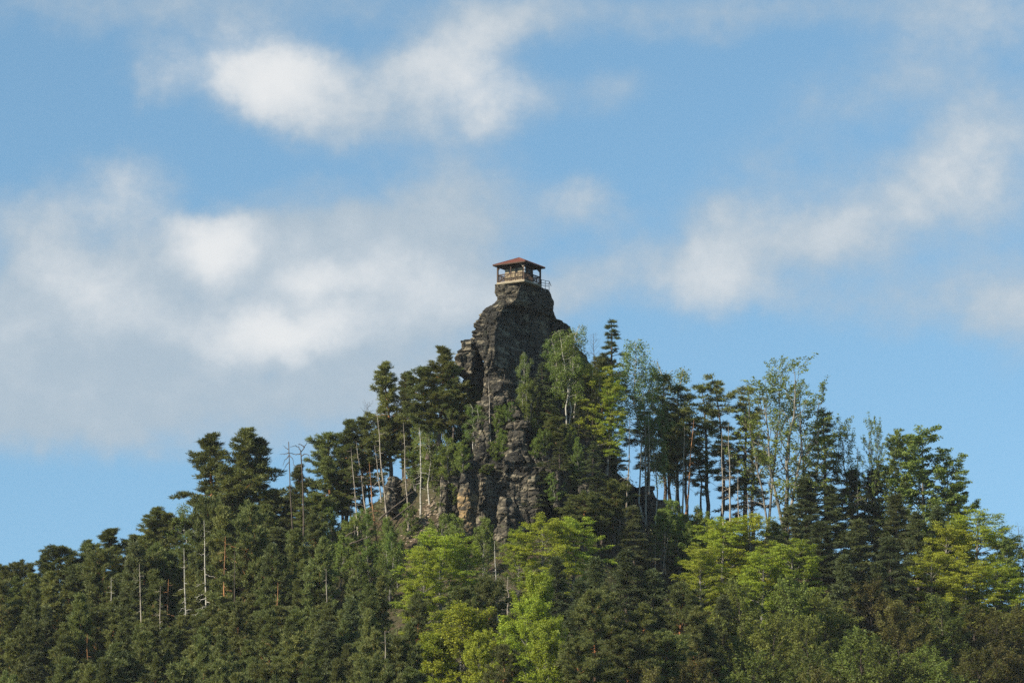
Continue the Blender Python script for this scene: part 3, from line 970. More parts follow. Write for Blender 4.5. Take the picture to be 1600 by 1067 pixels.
ragged = lambda q: (1 - q) ** 0.66 * np.minimum(1, .45 + q / .3)
proto('tall_pine', 'pine_bark', 'pine', [dict(seed=411 + i, H=20, R=3.2, cs=[.26, .30, .34, .24][i], nl=[88, 82, 78, 92][i], el=(-0.15, 0.85), bend=.16, tpm=2.7, twl=.95, eljit=.32, twel=.12, twjit=.5,
                                         cnt=32, cr=.35, flat=.9, ln=.30, wd=.042, stubs=10, wob=.9, lenjit=(.35, 1.35), miss=.25, spots=(.35, .7, 1.0), prof=ragged) for i in range(4)])
proto('ridge_pine', 'dark_bark', 'pine', [dict(seed=31 + i, H=18, R=2.8, cs=[.40, .46, .34, .42][i], nl=[34, 30, 38, 34][i], el=(-0.15, 0.7), bend=-.08, tpm=2.3, twl=1.1, eljit=.30, twel=-.1, twbend=-.25, cnt=20, cr=.44, flat=.45, ln=.40, wd=.042,
                                                stubs=12, wob=.9, miss=.25, lenjit=(.45, 1.3), prof=flat_p, top_lean=[-.9, .8, 0, -1.4][i], up=.1) for i in range(4)])
proto('spruce', 'dark_bark', 'spruce', [dict(seed=51 + i, H=18, R=2.7, cs=[.10, .14, .2, .12][i], nl=[92, 86, 76, 88][i], el=(-0.32, 0.45), bend=-.05, tpm=2.6, twl=.9, twel=-.15, eljit=.24, cnt=28, cr=.46, flat=.65, ln=.34, wd=.05,
                                             prof=cone, wob=.2, up=.1, lenjit=(.75, 1.1)) for i in range(3)])
proto('fir', 'dark_bark', 'spruce', [dict(seed=61 + i, H=18, R=2.6, cs=[.40, .30][i], nl=[44, 54][i], el=(-0.1, 0.45), bend=-.2, tpm=2.6, twl=.85, twel=-.1, twbend=-.25, eljit=.2, cnt=17, cr=.34, flat=.5, ln=.36, wd=.042,
                                          prof=cone, wob=.25, up=.2, lenjit=(.6, 1.15)) for i in range(2)])
proto('beech', 'grey_bark', 'beech', [dict(seed=71 + i, H=14, R=4.0, cs=[.16, .2, .12, .18, .22][i], nl=[58, 54, 60, 56, 50][i], el=(0.10, 0.95), bend=.05, tpm=2.5, twl=1.25, twel=.05, twbend=-.12, fol='leaf',
                                           cnt=30, cr=.47, flat=.42, ln=.14, wd=.10, prof=rnd_p, r0=.2, wob=.5, lenjit=(.65, 1.12), jit=.75, up=.45, miss=.12) for i in range(4)])
proto('upright_beech', 'grey_bark', 'beech', [dict(seed=81 + i, H=12, R=3.2, cs=.08, nl=64, el=(0.55, 1.15), bend=.22, tpm=2.6, twl=1.0, twel=.35, twbend=.2, fol='leaf', cnt=30, cr=.36, flat=.9, ln=.165, wd=.095,
                                                   prof=rnd_p, r0=.16, wob=.5, up=.3, jit=.75, lenjit=(.6, 1.2)) for i in range(2)])
proto('leafy', 'grey_bark', 'mid', [dict(seed=91 + i, H=16, R=4.0, cs=.22, nl=56, el=(0.25, 1.05), bend=.08, tpm=2.3, twl=1.2, twel=.1, fol='leaf', cnt=25, cr=.44, flat=.38, ln=.20, wd=.13, prof=rnd_p, r0=.18, wob=.6,
                                         lenjit=(.5, 1.15), miss=.18) for i in range(3)])
proto('sparse', 'grey_bark', 'mid', [dict(seed=101 + i, H=18, R=3.6, cs=.32, nl=44, el=(0.45, 1.2), bend=.15, tpm=1.9, twl=1.3, twel=.35, twbend=.15, fol='leaf', cnt=[9, 9, 11][i], cr=.36, flat=.5, ln=.20, wd=.13, prof=rnd_p,
                                          r0=.17, wob=.8, forks=[3, 2, 2][i], lenjit=(.5, 1.25), twigr=.018) for i in range(3)])
proto('birch', 'birch_bark', 'birch', [dict(seed=111 + i, H=15, R=2.1, cs=[.38, .3, .45, .35][i], nl=46, el=(0.5, 1.05), bend=-.15, tpm=2.6, twl=.9, twel=-.35, twbend=-.7, fol='leaf', cnt=15, cr=.30, flat=.9, ln=.13, wd=.09,
                                            droop=.7, prof=rnd_p, r0=.06, wob=1.0, forks=[1, 2, 1, 1][i], jit=.8, up=.3, twigr=.008) for i in range(4)])
proto('young', 'grey_bark', 'birch', [dict(seed=121 + i, H=7, R=1.7, cs=.06, nl=44, el=(0.5, 1.15), bend=.2, tpm=3.0, twl=.6, twel=.5, twbend=.2, fol='leaf', cnt=22, cr=.27, flat=1.2, ln=.15, wd=.08, prof=rnd_p, r0=.07,
                                            wob=.5, forks=[1, 3, 2][i], jit=.8, up=.4, twigr=.007) for i in range(3)])
for knd, mt, sd0 in (('brown', 'brown', 131), ('olive', 'olive', 331)):
    proto(knd, 'dark_bark', mt, [dict(seed=sd0 + i, H=13, R=4.0, cs=.12, nl=80, el=(0.45, 1.15), bend=.18, tpm=3.0, twl=1.4, twel=.5, twbend=.15, fol='leaf', cnt=9, cr=.36, flat=1.0, ln=.32, wd=.105, prof=rnd_p, r0=.16, miss=.25,
                                           wob=.7, forks=2, jit=.8, up=.2, twigr=.014, lenjit=(.6, 1.2)) for i in range(2)])
for knd, mt, sd0 in (('snag', 'dead_wood', 141), ('orange_snag', 'orange_bark', 541), ('white_snag', 'birch_bark', 641), ('dark_snag', 'dark_bark', 741)):
    proto(knd, mt, None, [dict(seed=sd0 + i, H=14, R=[1.3, 1.0, 1.8, 1.1][i], cs=[.3, .4, .3, .25][i], nl=[22, 16, 28, 20][i], el=(-0.3, 0.35), bend=-.3, tpm=1.6, twl=.7, fol=None, r0=.12, wob=.35, twigr=.013, stubs=12,
                               prof=lambda q: 1 - .6 * q, lenjit=(.25, 1.3)) for i in range(4 if knd == 'snag' else 2)])
proto('deadcrown', 'dead_wood', None, [dict(seed=151 + i, H=10, R=2.0, cs=.15, nl=40, el=(-0.1, 0.7), bend=-.1, tpm=2.6, twl=1.0, fol=None, r0=.09, wob=.7, twigr=.014, prof=rnd_p) for i in range(2)])
proto('twiggy', 'dark_bark', None, [dict(seed=161 + i, H=15, R=2.0, cs=.5, nl=30, el=(0.1, 1.0), bend=.05, tpm=2.8, twl=.9, fol=None, r0=.11, wob=1.0, twigr=.013, prof=rnd_p) for i in range(2)])

NAMES = dict(pine='pine_tree', ridge_pine='pine_tree', spruce='spruce_tree', fir='fir_tree', beech='beech_tree', upright_beech='beech_tree', leafy='broadleaf_tree', sparse='broadleaf_tree', birch='birch_tree', young='young_tree',
             brown='budding_tree', olive='budding_tree', wood_pine='pine_tree', tall_pine='pine_tree', snag='dead_snag', orange_snag='bare_pine', white_snag='bare_birch', dark_snag='bare_tree', deadcrown='dead_tree', twiggy='bare_tree')
CATS = dict(pine='pine', ridge_pine='pine', spruce='spruce', fir='fir', beech='beech', upright_beech='beech', leafy='tree', sparse='tree', birch='birch', young='sapling', brown='tree', olive='tree', wood_pine='pine', tall_pine='pine', snag='dead tree', orange_snag='bare tree', white_snag='bare tree', dark_snag='bare tree', deadcrown='dead tree', twiggy='bare tree')
prng = random.Random(99)
from mathutils.bvhtree import BVHTree
ROCKS = [tower, outcrop, rib, cap, ledge, cliff, pillar, sidec, stub, fin, rb]
_bv = [BVHTree.FromPolygons([v.co for v in o.data.vertices], [tuple(p.vertices) for p in o.data.polygons]) for o in ROCKS]
_yy = np.arange(300.0, 412.0, 0.25)
def foot(px, py):
    """where the line of sight through a photo point first meets rock or hill"""
    d = ray(px, py)
    P = d[None, :] * (_yy / d[1])[:, None]
    below = P[:, 2] <= hill(P[:, 0], P[:, 1])
    Yg = _yy[np.argmax(below)] if below.any() else 406.0
    dn = Vector(d).normalized()
    for b in _bv:
        h, _, _, _ = b.ray_cast(Vector((0, 0, 0)), dn)
        if h is not None:
            Yg = min(Yg, h.y + 0.15)
    return float(Yg)
STEMS = []
def solve_y(px, py, H):
    """distance at which a tree of height H standing on the hill has its tip at this photo point"""
    ya = np.arange(407.0, 300.0, -0.5)
    d_ = ray(px, py)
    P_ = d_[None, :] * (ya / d_[1])[:, None]
    ok = P_[:, 2] - hill(P_[:, 0], P_[:, 1]) >= H
    return float(ya[np.argmax(ok)]) if ok.any() else 300.0
def place(kind, px, py, label, H=None, Y=None, w=None, base=None, var=None, group=None, rot=None, sink=0.25):
    """a tree whose tip stands at photo point (px,py); its foot is on the hill unless base (px,py) is given"""
    if kind == 'snag':
        for word in ('orange', 'white', 'black'):
            if word in label.replace('beside the white', '').replace('behind the orange', ''):
                kind = {'orange': 'orange_snag', 'white': 'white_snag', 'black': 'dark_snag'}[word]
                break
    lst = PR[kind]
    p = lst[prng.randrange(len(lst)) if var is None else var % len(lst)]
    if Y is None and base is not None:
        Y = foot(*base[:2])
    if Y is None:
        H = H or p['H']
        Y = solve_y(px, py, H)
    top = at(px, py, Y)
    if base is not None:
        b = at(base[0], base[1], Y)
        if len(base) > 2:
            b[2] = hz(b[0], Y)
    else:
        b = np.array([top[0], Y, hz(top[0], Y)])
    d = Vector(top - b)
    ht = d.length
    o = bpy.data.objects.new(NAMES[kind], None)
    C.objects.link(o)
    o.location = b - np.array([0, 0, sink])
    tilt = Vector((0, 0, 1)).rotation_difference(d.normalized())
    zr_ = prng.random() * 6.28 if rot is None else rot
    o.rotation_mode = 'QUATERNION'
    o.rotation_quaternion = tilt @ Matrix.Rotation(zr_, 3, 'Z').to_quaternion()
    sz = (ht + sink) / p['H']
    sxy = sz if w is None else (w * K * Y / 2) / p['R']
    if 'snag' in kind:
        sxy = (0.04 + 0.0055 * ht) / 0.12
        STEMS.append((px, py, base, Y))
    o.scale = (sxy, sxy, sz)
    tag(o, label, CATS[kind], group)
    link('trunk', p['trunk'], None, o)
    link('branches', p['branches'], None, o)['kind'] = 'stuff'
    if p['crown']:
        link('crown', p['crown'], None, o)
    return o

# ------------------------------------------------------------------ trees that stand out, skyline first
T = place
# low end of the slope
T('pine', 4, 886, 'dark pine at the very edge where the skyline starts', H=10, w=78, var=2)
T('pine', 32, 880, 'low rounded pine first bump on the falling skyline', H=10.5, w=70, var=1)
T('spruce', 70, 866, 'small pointed dark conifer poking from the low skyline', H=11, w=60, var=1)
T('pine', 102, 860, 'flat topped dark pine beside the small pointed conifer', Y=404, w=94, var=3)
T('pine', 134, 845, 'pine with light feathery tip above the flat topped pine', Y=405, w=75, var=0)
T('tall_pine', 183, 827, 'broad pine crown on the skyline above a pale dead stick', Y=405, w=128, var=3)
T('pine', 215, 838, 'dark pine tucked between the broad pine and the ragged pine', Y=405.5, w=78, var=5)
T('tall_pine', 242, 795, 'ragged pine with a knobbly leader left of the pale birch', Y=404.5, w=112, var=0)
T('pine', 262, 805, 'open branched pine top next to the pale green birch', Y=405, w=86, var=6)
T('birch', 301, 780, 'pale green birch at the foot of the tall pine pair', Y=404, w=86, var=1)
T('birch', 322, 810, 'leafy birch with white trunk below the tall pine pair', Y=403.5, w=83, var=0)
for (x, y, lab) in ((18, 905, 'full young pine under the very edge of the skyline'), (56, 898, 'full young pine below the first bump of the skyline'), (88, 896, 'full young pine under the small pointed conifer'), (118, 892, 'full young pine under the flat topped pine'),
                    (152, 880, 'full young pine beside the feathery tipped pine'), (200, 890, 'full young pine under the broad skyline crown'), (262, 868, 'full young pine under the open branched pine')):
    T('wood_pine', x, y, lab, H=11, w=84)
# tall pair
T('tall_pine', 347, 679, 'tall layered pine, outer one of the high pair', Y=405, w=152, var=1, rot=.4)
T('tall_pine', 381, 672, 'tallest dense pine of the high pair', Y=404.5, w=139, var=0)
T('tall_pine', 408, 684, 'full pine leaning into the high pair on its uphill side', Y=405.5, w=131, var=2)
T('tall_pine', 365, 745, 'shorter dark pine in front of the high pair', Y=404, w=117, var=1)
T('tall_pine', 420, 768, 'bushy pine below the high pair with orange stem showing', H=12, w=103, var=0)
T('pine', 336, 835, 'lower pine beside the white birch trunk', H=16, w=90, var=2)
# dead tops and the next pines
T('tall_pine', 474, 727, 'compact pine under the forked dead top', H=12.5, w=81, var=3)
T('pine', 455, 770, 'thin pine between the high pair and the compact pine', H=9, w=61, var=4)
T('pine', 496, 775, 'dark pine in front of the compact pine', H=9, w=70, var=6)
T('pine', 519, 680, 'outermost pine of the dense clump above the bare trunks', H=12, w=87, var=2)
T('tall_pine', 545, 657, 'pine with tangled dead twigs in the dense clump', H=13, w=97, var=0)
T('tall_pine', 571, 652, 'highest pine of the dense clump above the bare trunks', H=12.5, w=91, var=2)
T('pine', 532, 735, 'low pine at the shady foot of the dense clump', H=8, w=75, var=5)
T('twiggy', 586, 630, 'bare grey twigged tree between the clump and the tall pointed pine', H=13.5, w=56, var=0)
T('tall_pine', 617, 569, 'tall pine with irregular top beside the rock tower pines', H=15.5, w=101, var=1)
T('tall_pine', 634, 583, 'second stem of the tall irregular pine close against it', H=14, w=79, var=2)
T('pine', 606, 660, 'dark pine showing under the tall irregular pine', H=8.5, w=70, var=3)
T('tall_pine', 686, 541, 'dense dark pine pressed against the rock outcrop', Y=397, base=(688, 700), w=107, var=3)
T('pine', 668, 577, 'dark pine between the irregular pine and the outcrop', Y=398, base=(668, 715), w=81, var=2)
T('pine', 705, 566, 'narrow pine nearest to the overhanging outcrop', Y=396, base=(706, 700), w=52, var=0)
T('birch', 672, 638, 'tall thin birch hanging over the steep bank', H=12, w=68, var=3)
T('young', 706, 630, 'soft green young birch in front of the outcrop shadow', base=(712, 715), w=52, var=1)
T('young', 728, 640, 'soft green sapling next to the rock rib', base=(730, 712), w=44, var=2)
T('young', 690, 650, 'green sapling with fine upright leaves beside the thin birch', base=(690, 728), w=46, var=0)
# bare pale trunks on the bank (tip, foot)
TR_ = [((548, 698), (562, 853), 'leaning pale trunk nearest to the compact pine'),
       ((557, 688), (574, 806), 'pale bare trunk leaning beside the dense clump'),
       ((579, 722), (591, 858), 'bare trunk with orange upper bark over green saplings'),
       ((586, 694), (596, 786), 'thin pale trunk close behind the two toned one'),
       ((589, 638), (607, 832), 'tallest leaning pale trunk on the bank'),
       ((630, 660), (638, 840), 'straight pale trunk beside the stubby rock'),
       ((654, 655), (657, 808), 'white bare trunk rising from the pale scree'),
       ((669, 632), (671, 718), 'short white trunk high on the bank below the tall pines'),
       ((706, 645), (714, 694), 'short slanting white trunk among green saplings'),
       ((545, 738), (548, 806), 'orange tinged trunk in the shade of the clump')]
for i, (a, b, lab) in enumerate(TR_):
    base_h = 0
    Yb = 396.0 - (b[1] - 700) * 0.045
    T('snag', a[0], a[1], lab, base=b, w=[26, 26, 22, 20, 26, 30, 34, 18, 14, 16][i], var=i % 4, group='pale bare trunks on the bank')
T('deadcrown', 684, 742, 'tangle of grey dead branches on the steep bank', base=(688, 790), w=60, var=0)
# saplings under the bare trunks
for (x, y, w_, lab) in ((520, 800, 44, 'green sapling at the shady end of the bare trunks'), (547, 812, 44, 'green sapling between two leaning pale trunks'), (572, 800, 46, 'bright green sapling under the orange barked trunk'),
                        (603, 818, 46, 'green sapling at the foot of the tallest leaning trunk'), (622, 838, 40, 'small green sapling below the stubby rock'), (533, 846, 50, 'bushy green sapling by the fallen log'),
                        (582, 850, 52, 'bushy green sapling below the orange barked trunk'), (660, 832, 40, 'green sapling at the edge of the scree'), (690, 808, 46, 'green sapling below the rock fin'),
                        (708, 815, 44, 'green sapling beside the golden pillar'), (756, 818, 46, 'green sapling under the dark hollow of the cliff'), (612, 862, 50, 'low green sapling just above the yellow beech'),
                        (500, 832, 44, 'green sapling below the dark pine clump'), (558, 872, 50, 'wide green sapling below the fallen logs')):
    T('young', x, y, lab, H=6.2, w=w_, group='green saplings on the bank')
# on and around the rock
T('birch', 880, 508, 'birch with forked white trunk against the dark tower face', Y=392.3, base=(886, 672), w=76, var=1, rot=.4)
T('birch', 898, 522, 'leafy light green birch close behind the forked one', Y=393.5, base=(898, 668), w=84, var=3)
T('birch', 868, 530, 'smaller leafy birch on the inner side of the forked one', Y=393.2, base=(872, 670), w=64, var=0)
T('birch', 816, 552, 'light green sapling high on the dark tower face', Y=393.0, base=(818, 676), w=32, var=0)
T('fir', 848, 566, 'slender grey green conifer on the dark tower face', Y=392.6, base=(851, 672), w=41, var=1)
T('fir', 838, 590, 'small conifer with bare stem beside the slender one', Y=392.2, base=(841, 672), w=29, var=0)
T('young', 797, 630, 'small bright sapling on the rib ledge', base=(797, 660), w=24, var=1)
T('young', 783, 634, 'dull green sapling wedged in the rib', base=(783, 664), w=26, var=2)
T('snag', 762, 590, 'slim pale trunk standing against the broken rib', base=(766, 694), w=12, var=1)
T('snag', 788, 584, 'tiny pale snag like a cross on the rib', base=(788, 606), w=14, var=3)
T('young', 782, 676, 'yellow green sapling on the grassy ledge', base=(784, 722), w=32, var=0)
T('young', 848, 672, 'fresh green sapling beside the capped block', base=(848, 716), w=36, var=1)
T('young', 838, 682, 'small sapling close by the capped block', base=(836, 716), w=26, var=2)
T('snag', 853, 690, 'grey dead stem with drooping twigs over the banded cliff', base=(853, 752), w=40, var=2)
T('young', 902, 690, 'narrow green sapling above the small dark crag', base=(903, 748), w=26, var=0)
T('young', 760, 726, 'grassy green bush on the ledge edge', base=(762, 742), w=34, var=1)
T('fir', 850, 722, 'small pine with grey stem in front of the banded cliff', base=(850, 822), w=72, var=1)
T('pine', 884, 792, 'low spreading pine below the small dark crag', H=6, w=63, var=4)
T('fir', 935, 742, 'thin dark conifer on the slope above the beeches', H=9, w=60, var=1)
T('pine', 912, 772, 'shaggy low pine between crag and tall trunks', H=8, w=72, var=1)
T('pine', 960, 752, 'wispy low pine under the pale ridge trunk', H=9, w=75, var=6)
T('spruce', 990, 790, 'dark shaggy conifer under the tall twin trunks', H=9, w=69, var=2)
T('beech', 934, 585, 'bright beech with layered leaves beside the dark tower', base=(924, 735), w=95, var=1)
T('beech', 955, 606, 'bright leafy branch mass on the outer side of the tower beech', base=(948, 740), w=68, var=3)
T('fir', 954, 500, 'dark conifer standing alone behind the rock shoulder', Y=401, base=(953, 690), w=77, var=0)
T('twiggy', 924, 520, 'thin leafless tree between tower and dark conifer', Y=402, base=(926, 660), w=36, var=1)
T('pine', 938, 560, 'dark pine hidden behind the tower beech', Y=402, base=(940, 700), w=56, var=2)
for (kd, x, y, bx, by, w_, lab) in (('young', 664, 662, 664, 738, 46, 'green sapling high on the bank beside the white trunk'), ('young', 702, 690, 702, 752, 44, 'green sapling below the soft green young birch'), ('birch', 740, 628, 742, 705, 46, 'thin green birch in the shadow of the outcrop'),
                                ('pine', 722, 606, 722, 690, 50, 'dark small pine in the shadow under the outcrop'), ('young', 676, 700, 678, 770, 44, 'green sapling midway down the bank'), ('young', 650, 706, 650, 768, 40, 'green sapling between white and straight pale trunks'),
                                ('young', 716, 668, 718, 728, 40, 'green sapling at the edge of the grassy ledge'), ('young', 738, 668, 740, 716, 36, 'dull sapling left of the slim pale rib trunk'), ('pine', 868, 652, 868, 716, 44, 'small dark pine on the shaded ledge'),
                                ('fir', 905, 632, 906, 712, 48, 'dark conifer under the tower beech'), ('young', 886, 668, 886, 722, 36, 'dark green sapling on the shaded ledge'), ('fir', 925, 690, 925, 770, 50, 'dark conifer below the tower beech stem'),
                                ('pine', 893, 720, 893, 796, 52, 'dark pine growing in front of the small dark crag'), ('pine', 640, 700, 640, 770, 48, 'dark low pine behind the straight pale trunk'), ('pine', 954, 690, 954, 760, 54, 'dark pine beside the tower beech'),
                                ('fir', 864, 590, 866, 660, 40, 'dark conifer close to the forked birch'), ('young', 900, 560, 902, 650, 44, 'green birch shoot beside the forked birch'), ('young', 826, 600, 828, 668, 34, 'dim green sapling low on the dark tower face'),
                                ('pine', 940, 780, 940, 850, 60, 'dark low pine above the olive beech'), ('pine', 915, 800, 915, 868, 60, 'shaggy pine right above the olive beech'), ('young', 720, 690, 722, 742, 36, 'fresh sapling above the golden pillar')):
    T(kd, x, y, lab, base=(bx, by), w=w_)
for (kd, x, y, bx, by, w_, lab) in (('young', 772, 690, 773, 722, 30, 'green tuft of a sapling at the foot of the rib'), ('young', 866, 742, 866, 786, 38, 'green sapling left of the small dark crag'), ('fir', 874, 690, 874, 760, 46, 'dark conifer above the small dark crag'),
                                ('young', 748, 592, 748, 640, 30, 'dark sapling in the shade under the overhang'), ('young', 778, 644, 778, 680, 28, 'dull sapling halfway down the rib'), ('pine', 858, 612, 858, 680, 44, 'dark pine at the foot of the dark tower face'),
                                ('young', 836, 640, 836, 690, 34, 'dim sapling near the capped block'), ('fir', 918, 590, 918, 690, 56, 'dark conifer right behind the tower beech'), ('young', 700, 760, 701, 812, 42, 'green sapling in front of the rock fin'),
                                ('young', 640, 790, 640, 842, 40, 'green sapling by the foot of the straight pale trunk'),
                                ):
    T(kd, x, y, lab, base=(bx, by), w=w_)
# tall trees on the descending ridge
T('birch', 1004, 539, 'tall birch with airy crown above the pale ridge trunks', H=22, w=81, var=2)
T('birch', 1052, 559, 'birch with arched crown next to the airy tall birch', H=20, w=96, var=1)
T('birch', 1022, 576, 'thin birch filling the gap between two airy crowns', H=20, w=62, var=3)
T('snag', 983, 655, 'pale straight trunk nearest the tower on the ridge', base=(977, 838), w=28, var=1)
T('snag', 1006, 600, 'thick pale trunk with long bare stem on the ridge', base=(1009, 822), w=34, var=3)
T('snag', 1014, 640, 'thin pale trunk just behind the thick one', Y=396, base=(1014, 770), w=20, var=0)
T('ridge_pine', 1040, 587, 'dark pine with black trunk against the sky gap', H=16, w=77, var=2)
T('ridge_pine', 1058, 600, 'slanting dark pine with a bare crooked bough', H=16, w=77, var=1)
T('ridge_pine', 1072, 640, 'dense dark pine behind the orange ridge trunks', H=14, w=75, var=0)
T('ridge_pine', 1010, 640, 'dark pine partly behind the thick pale trunk', H=13, w=73, var=3)
T('pine', 1048, 655, 'dark low crowned pine near the black trunk', H=12, w=75, var=3)
T('snag', 1081, 655, 'orange tinged tall trunk on the ridge', Y=398, base=(1072, 800), w=26, var=1)
T('snag', 1070, 665, 'slim pale trunk twinned with the tinged tall one', Y=399, base=(1066, 800), w=18, var=0)
T('ridge_pine', 1104, 602, 'windswept pine leaning over the ridge gap', H=17, w=91, var=0, rot=0)
T('ridge_pine', 1126, 590, 'pine with a hooked bent top on the ridge', H=19, w=77, var=3, rot=.2)
T('ridge_pine', 1172, 602, 'tall airy pine next to the feathery tall tree', H=19, w=77, var=2)
T('fir', 1160, 640, 'see-through fir with drooping boughs on the ridge', H=17, w=101, var=1)
T('ridge_pine', 1096, 690, 'small thin pine in the ridge gap', H=10, w=51, var=1)
T('snag', 1129, 675, 'grey stick of a trunk on the ridge, inner of two', Y=399, base=(1131, 822), w=16, var=1)
T('snag', 1138, 660, 'straight pale trunk on the ridge, taller of two', Y=398, base=(1141, 824), w=18, var=0)
T('snag', 1153, 735, 'short broken pale trunk on the ridge', Y=398, base=(1154, 822), w=20, var=3)
T('deadcrown', 1170, 770, 'bare grey bush at the ridge foot', Y=398, base=(1170, 840), w=50, var=1)
T('sparse', 1192, 580, 'feathery tall tree with thin spring leaves on the skyline', H=24, w=99, var=1)
T('sparse', 1228, 590, 'widest airy tree with upswept branches on the skyline', H=24, w=165, var=0)
T('sparse', 1262, 614, 'airy tree with branches reaching over the dark fir', H=21, w=106, var=2)
T('fir', 1288, 640, 'dark fir behind the airy upswept tree', H=18, w=101, var=1)
T('sparse', 1340, 668, 'slender open tree with pale stem and few leaves', H=19, w=92, var=1)
T('sparse', 1364, 669, 'open twiggy tree behind the slender pale stem', H=18, w=66, var=2)
T('leafy', 1400, 688, 'leafy green tree with forked crown at the skyline end', H=18, w=80, var=1)
T('leafy', 1440, 688, 'fullest green tree with ragged crown at the skyline end', H=19, w=150, var=0)
T('leafy', 1474, 724, 'green tree sloping down to the skyline end', H=15, w=110, var=2)
T('fir', 1486, 760, 'dark fir below the sloping green tree', H=12, w=67, var=1)
T('spruce', 1500, 800, 'small dark conifer where the skyline drops', H=9, w=57, var=2)
T('snag', 1341, 700, 'pale grey stem running down through the dark spruces', base=(1342, 860), w=22, var=1)
for (x, y, w_, v_, lab) in ((1259, 745, 90, 0, 'dark spruce under the airy upswept tree'), (1296, 758, 84, 1, 'dark spruce between fir and pale stem'), (1330, 733, 92, 2, 'dark spruce just behind the pale stem'),
                        (1364, 735, 88, 3, 'dark spruce on the far side of the pale stem'), (1400, 772, 84, 0, 'dark spruce under the forked green tree'), (1232, 790, 80, 1, 'dark spruce at the back of the big beech'),
                        (1432, 800, 80, 2, 'dark spruce under the fullest green tree'), (1282, 815, 96, 3, 'lower dark spruce next to the big beech'), (1340, 812, 96, 0, 'lower dark spruce in front of the pale stem'),
                        (1390, 838, 90, 1, 'lower dark spruce beside the skyline end beech'), (1318, 868, 90, 2, 'lowest dark spruce above the brown budding trees'), (1210, 815, 70, 3, 'dark spruce peeping behind the big beech'),
                        (1370, 880, 84, 1, 'dark spruce above the golden brown tree'), (1465, 790, 70, 0, 'dark spruce by the end of the skyline')):
    T('spruce', x, y, lab, H=13, w=w_, var=v_, group='dark spruces on the shoulder')
for (x, y, w_, lab) in ((1046, 790, 60, 'soft green bush under the ridge gap'), (1075, 796, 60, 'wide green bush below the orange ridge trunk'), (1104, 806, 56, 'green bush at the ridge gap end'), (1032, 806, 54, 'green bush beside the thick pale trunk foot'),
                        (1060, 822, 64, 'lower green bush above the dead branches'), (1095, 832, 60, 'green bush touching the big beech')):
    T('young', x, y, lab, H=6.0, w=w_, group='green bushes on the ridge')
T('twiggy', 1592, 826, 'bare twigged tree at the skyline edge', H=10, w=50, var=0)
T('leafy', 1570, 848, 'thin green tree poking above the skyline end beech', H=12, w=56, var=1)
# bright beeches
T('beech', 690, 843, 'big yellow green beech below the pale scree', H=12, w=150, var=0)
T('beech', 664, 868, 'yellow green beech bough spreading over the pines', H=11, w=92, var=3)
T('beech', 728, 860, 'smaller bright beech below the golden pillar', H=9, w=79, var=2)
T('upright_beech', 716, 968, 'fresh green upright beech at the picture foot', H=11, w=150, var=0)
T('upright_beech', 676, 1004, 'lower bright beech beside the upright one', H=9, w=120, var=1)
T('upright_beech', 752, 1002, 'bright beech filling in beside the tall narrow one', H=9, w=76, var=2)
T('upright_beech', 572, 1034, 'light green bush crown at the bottom edge', H=8, w=104, var=2)
T('upright_beech', 838, 916, 'tall narrow beech with glowing leaves at the picture foot', H=13, w=96, var=1)
T('upright_beech', 822, 958, 'bright lower crown of leaves below the tall narrow beech', H=11, w=120, var=0)
T('upright_beech', 862, 985, 'green beech in front of the reddish pine stem', H=10, w=104, var=2)
T('beech', 848, 820, 'wide green beech under the banded cliff', H=10, w=130, var=4)
T('beech', 893, 818, 'olive green beech next to the wide one', H=10, w=110, var=1)
T('beech', 812, 838, 'green beech below the dark hollow', H=9, w=66, var=2)
T('beech', 1130, 822, 'bright beech at the foot of the ridge gap', H=11, w=140, var=1)
T('beech', 1172, 817, 'big round bright beech below the grey ridge sticks', H=12, w=160, var=0)
T('beech', 1238, 857, 'bright beech on the outer side of the big round one', H=11, w=130, var=3)
T('beech', 1095, 862, 'bright beech beside the dead twigs', H=10, w=92, var=4)
T('beech', 1190, 872, 'lower crown of the big bright beeches', H=11, w=121, var=2)
T('beech', 1528, 812, 'broad bright beech at the end of the skyline', H=12, w=160, var=3)
T('beech', 1478, 832, 'bright beech near the dark spruces at the skyline end', H=11, w=130, var=0)
T('beech', 1580, 846, 'bright beech cut by the picture edge', H=11, w=120, var=1)
T('beech', 1455, 872, 'green beech below the skyline end beech', H=10, w=120, var=4)
T('beech', 1560, 890, 'lower bright beech at the picture edge', H=10, w=130, var=2)
T('beech', 1510, 888, 'lower green beech above the brown trees', H=10, w=120, var=1)
T('olive', 1150, 935, 'olive green tree below the big bright beeches', H=11, w=120, var=0)
T('olive', 1225, 935, 'olive tree beside the golden brown one', H=11, w=110, var=1)
T('olive', 1185, 985, 'olive tree near the picture foot', H=10, w=120, var=2)
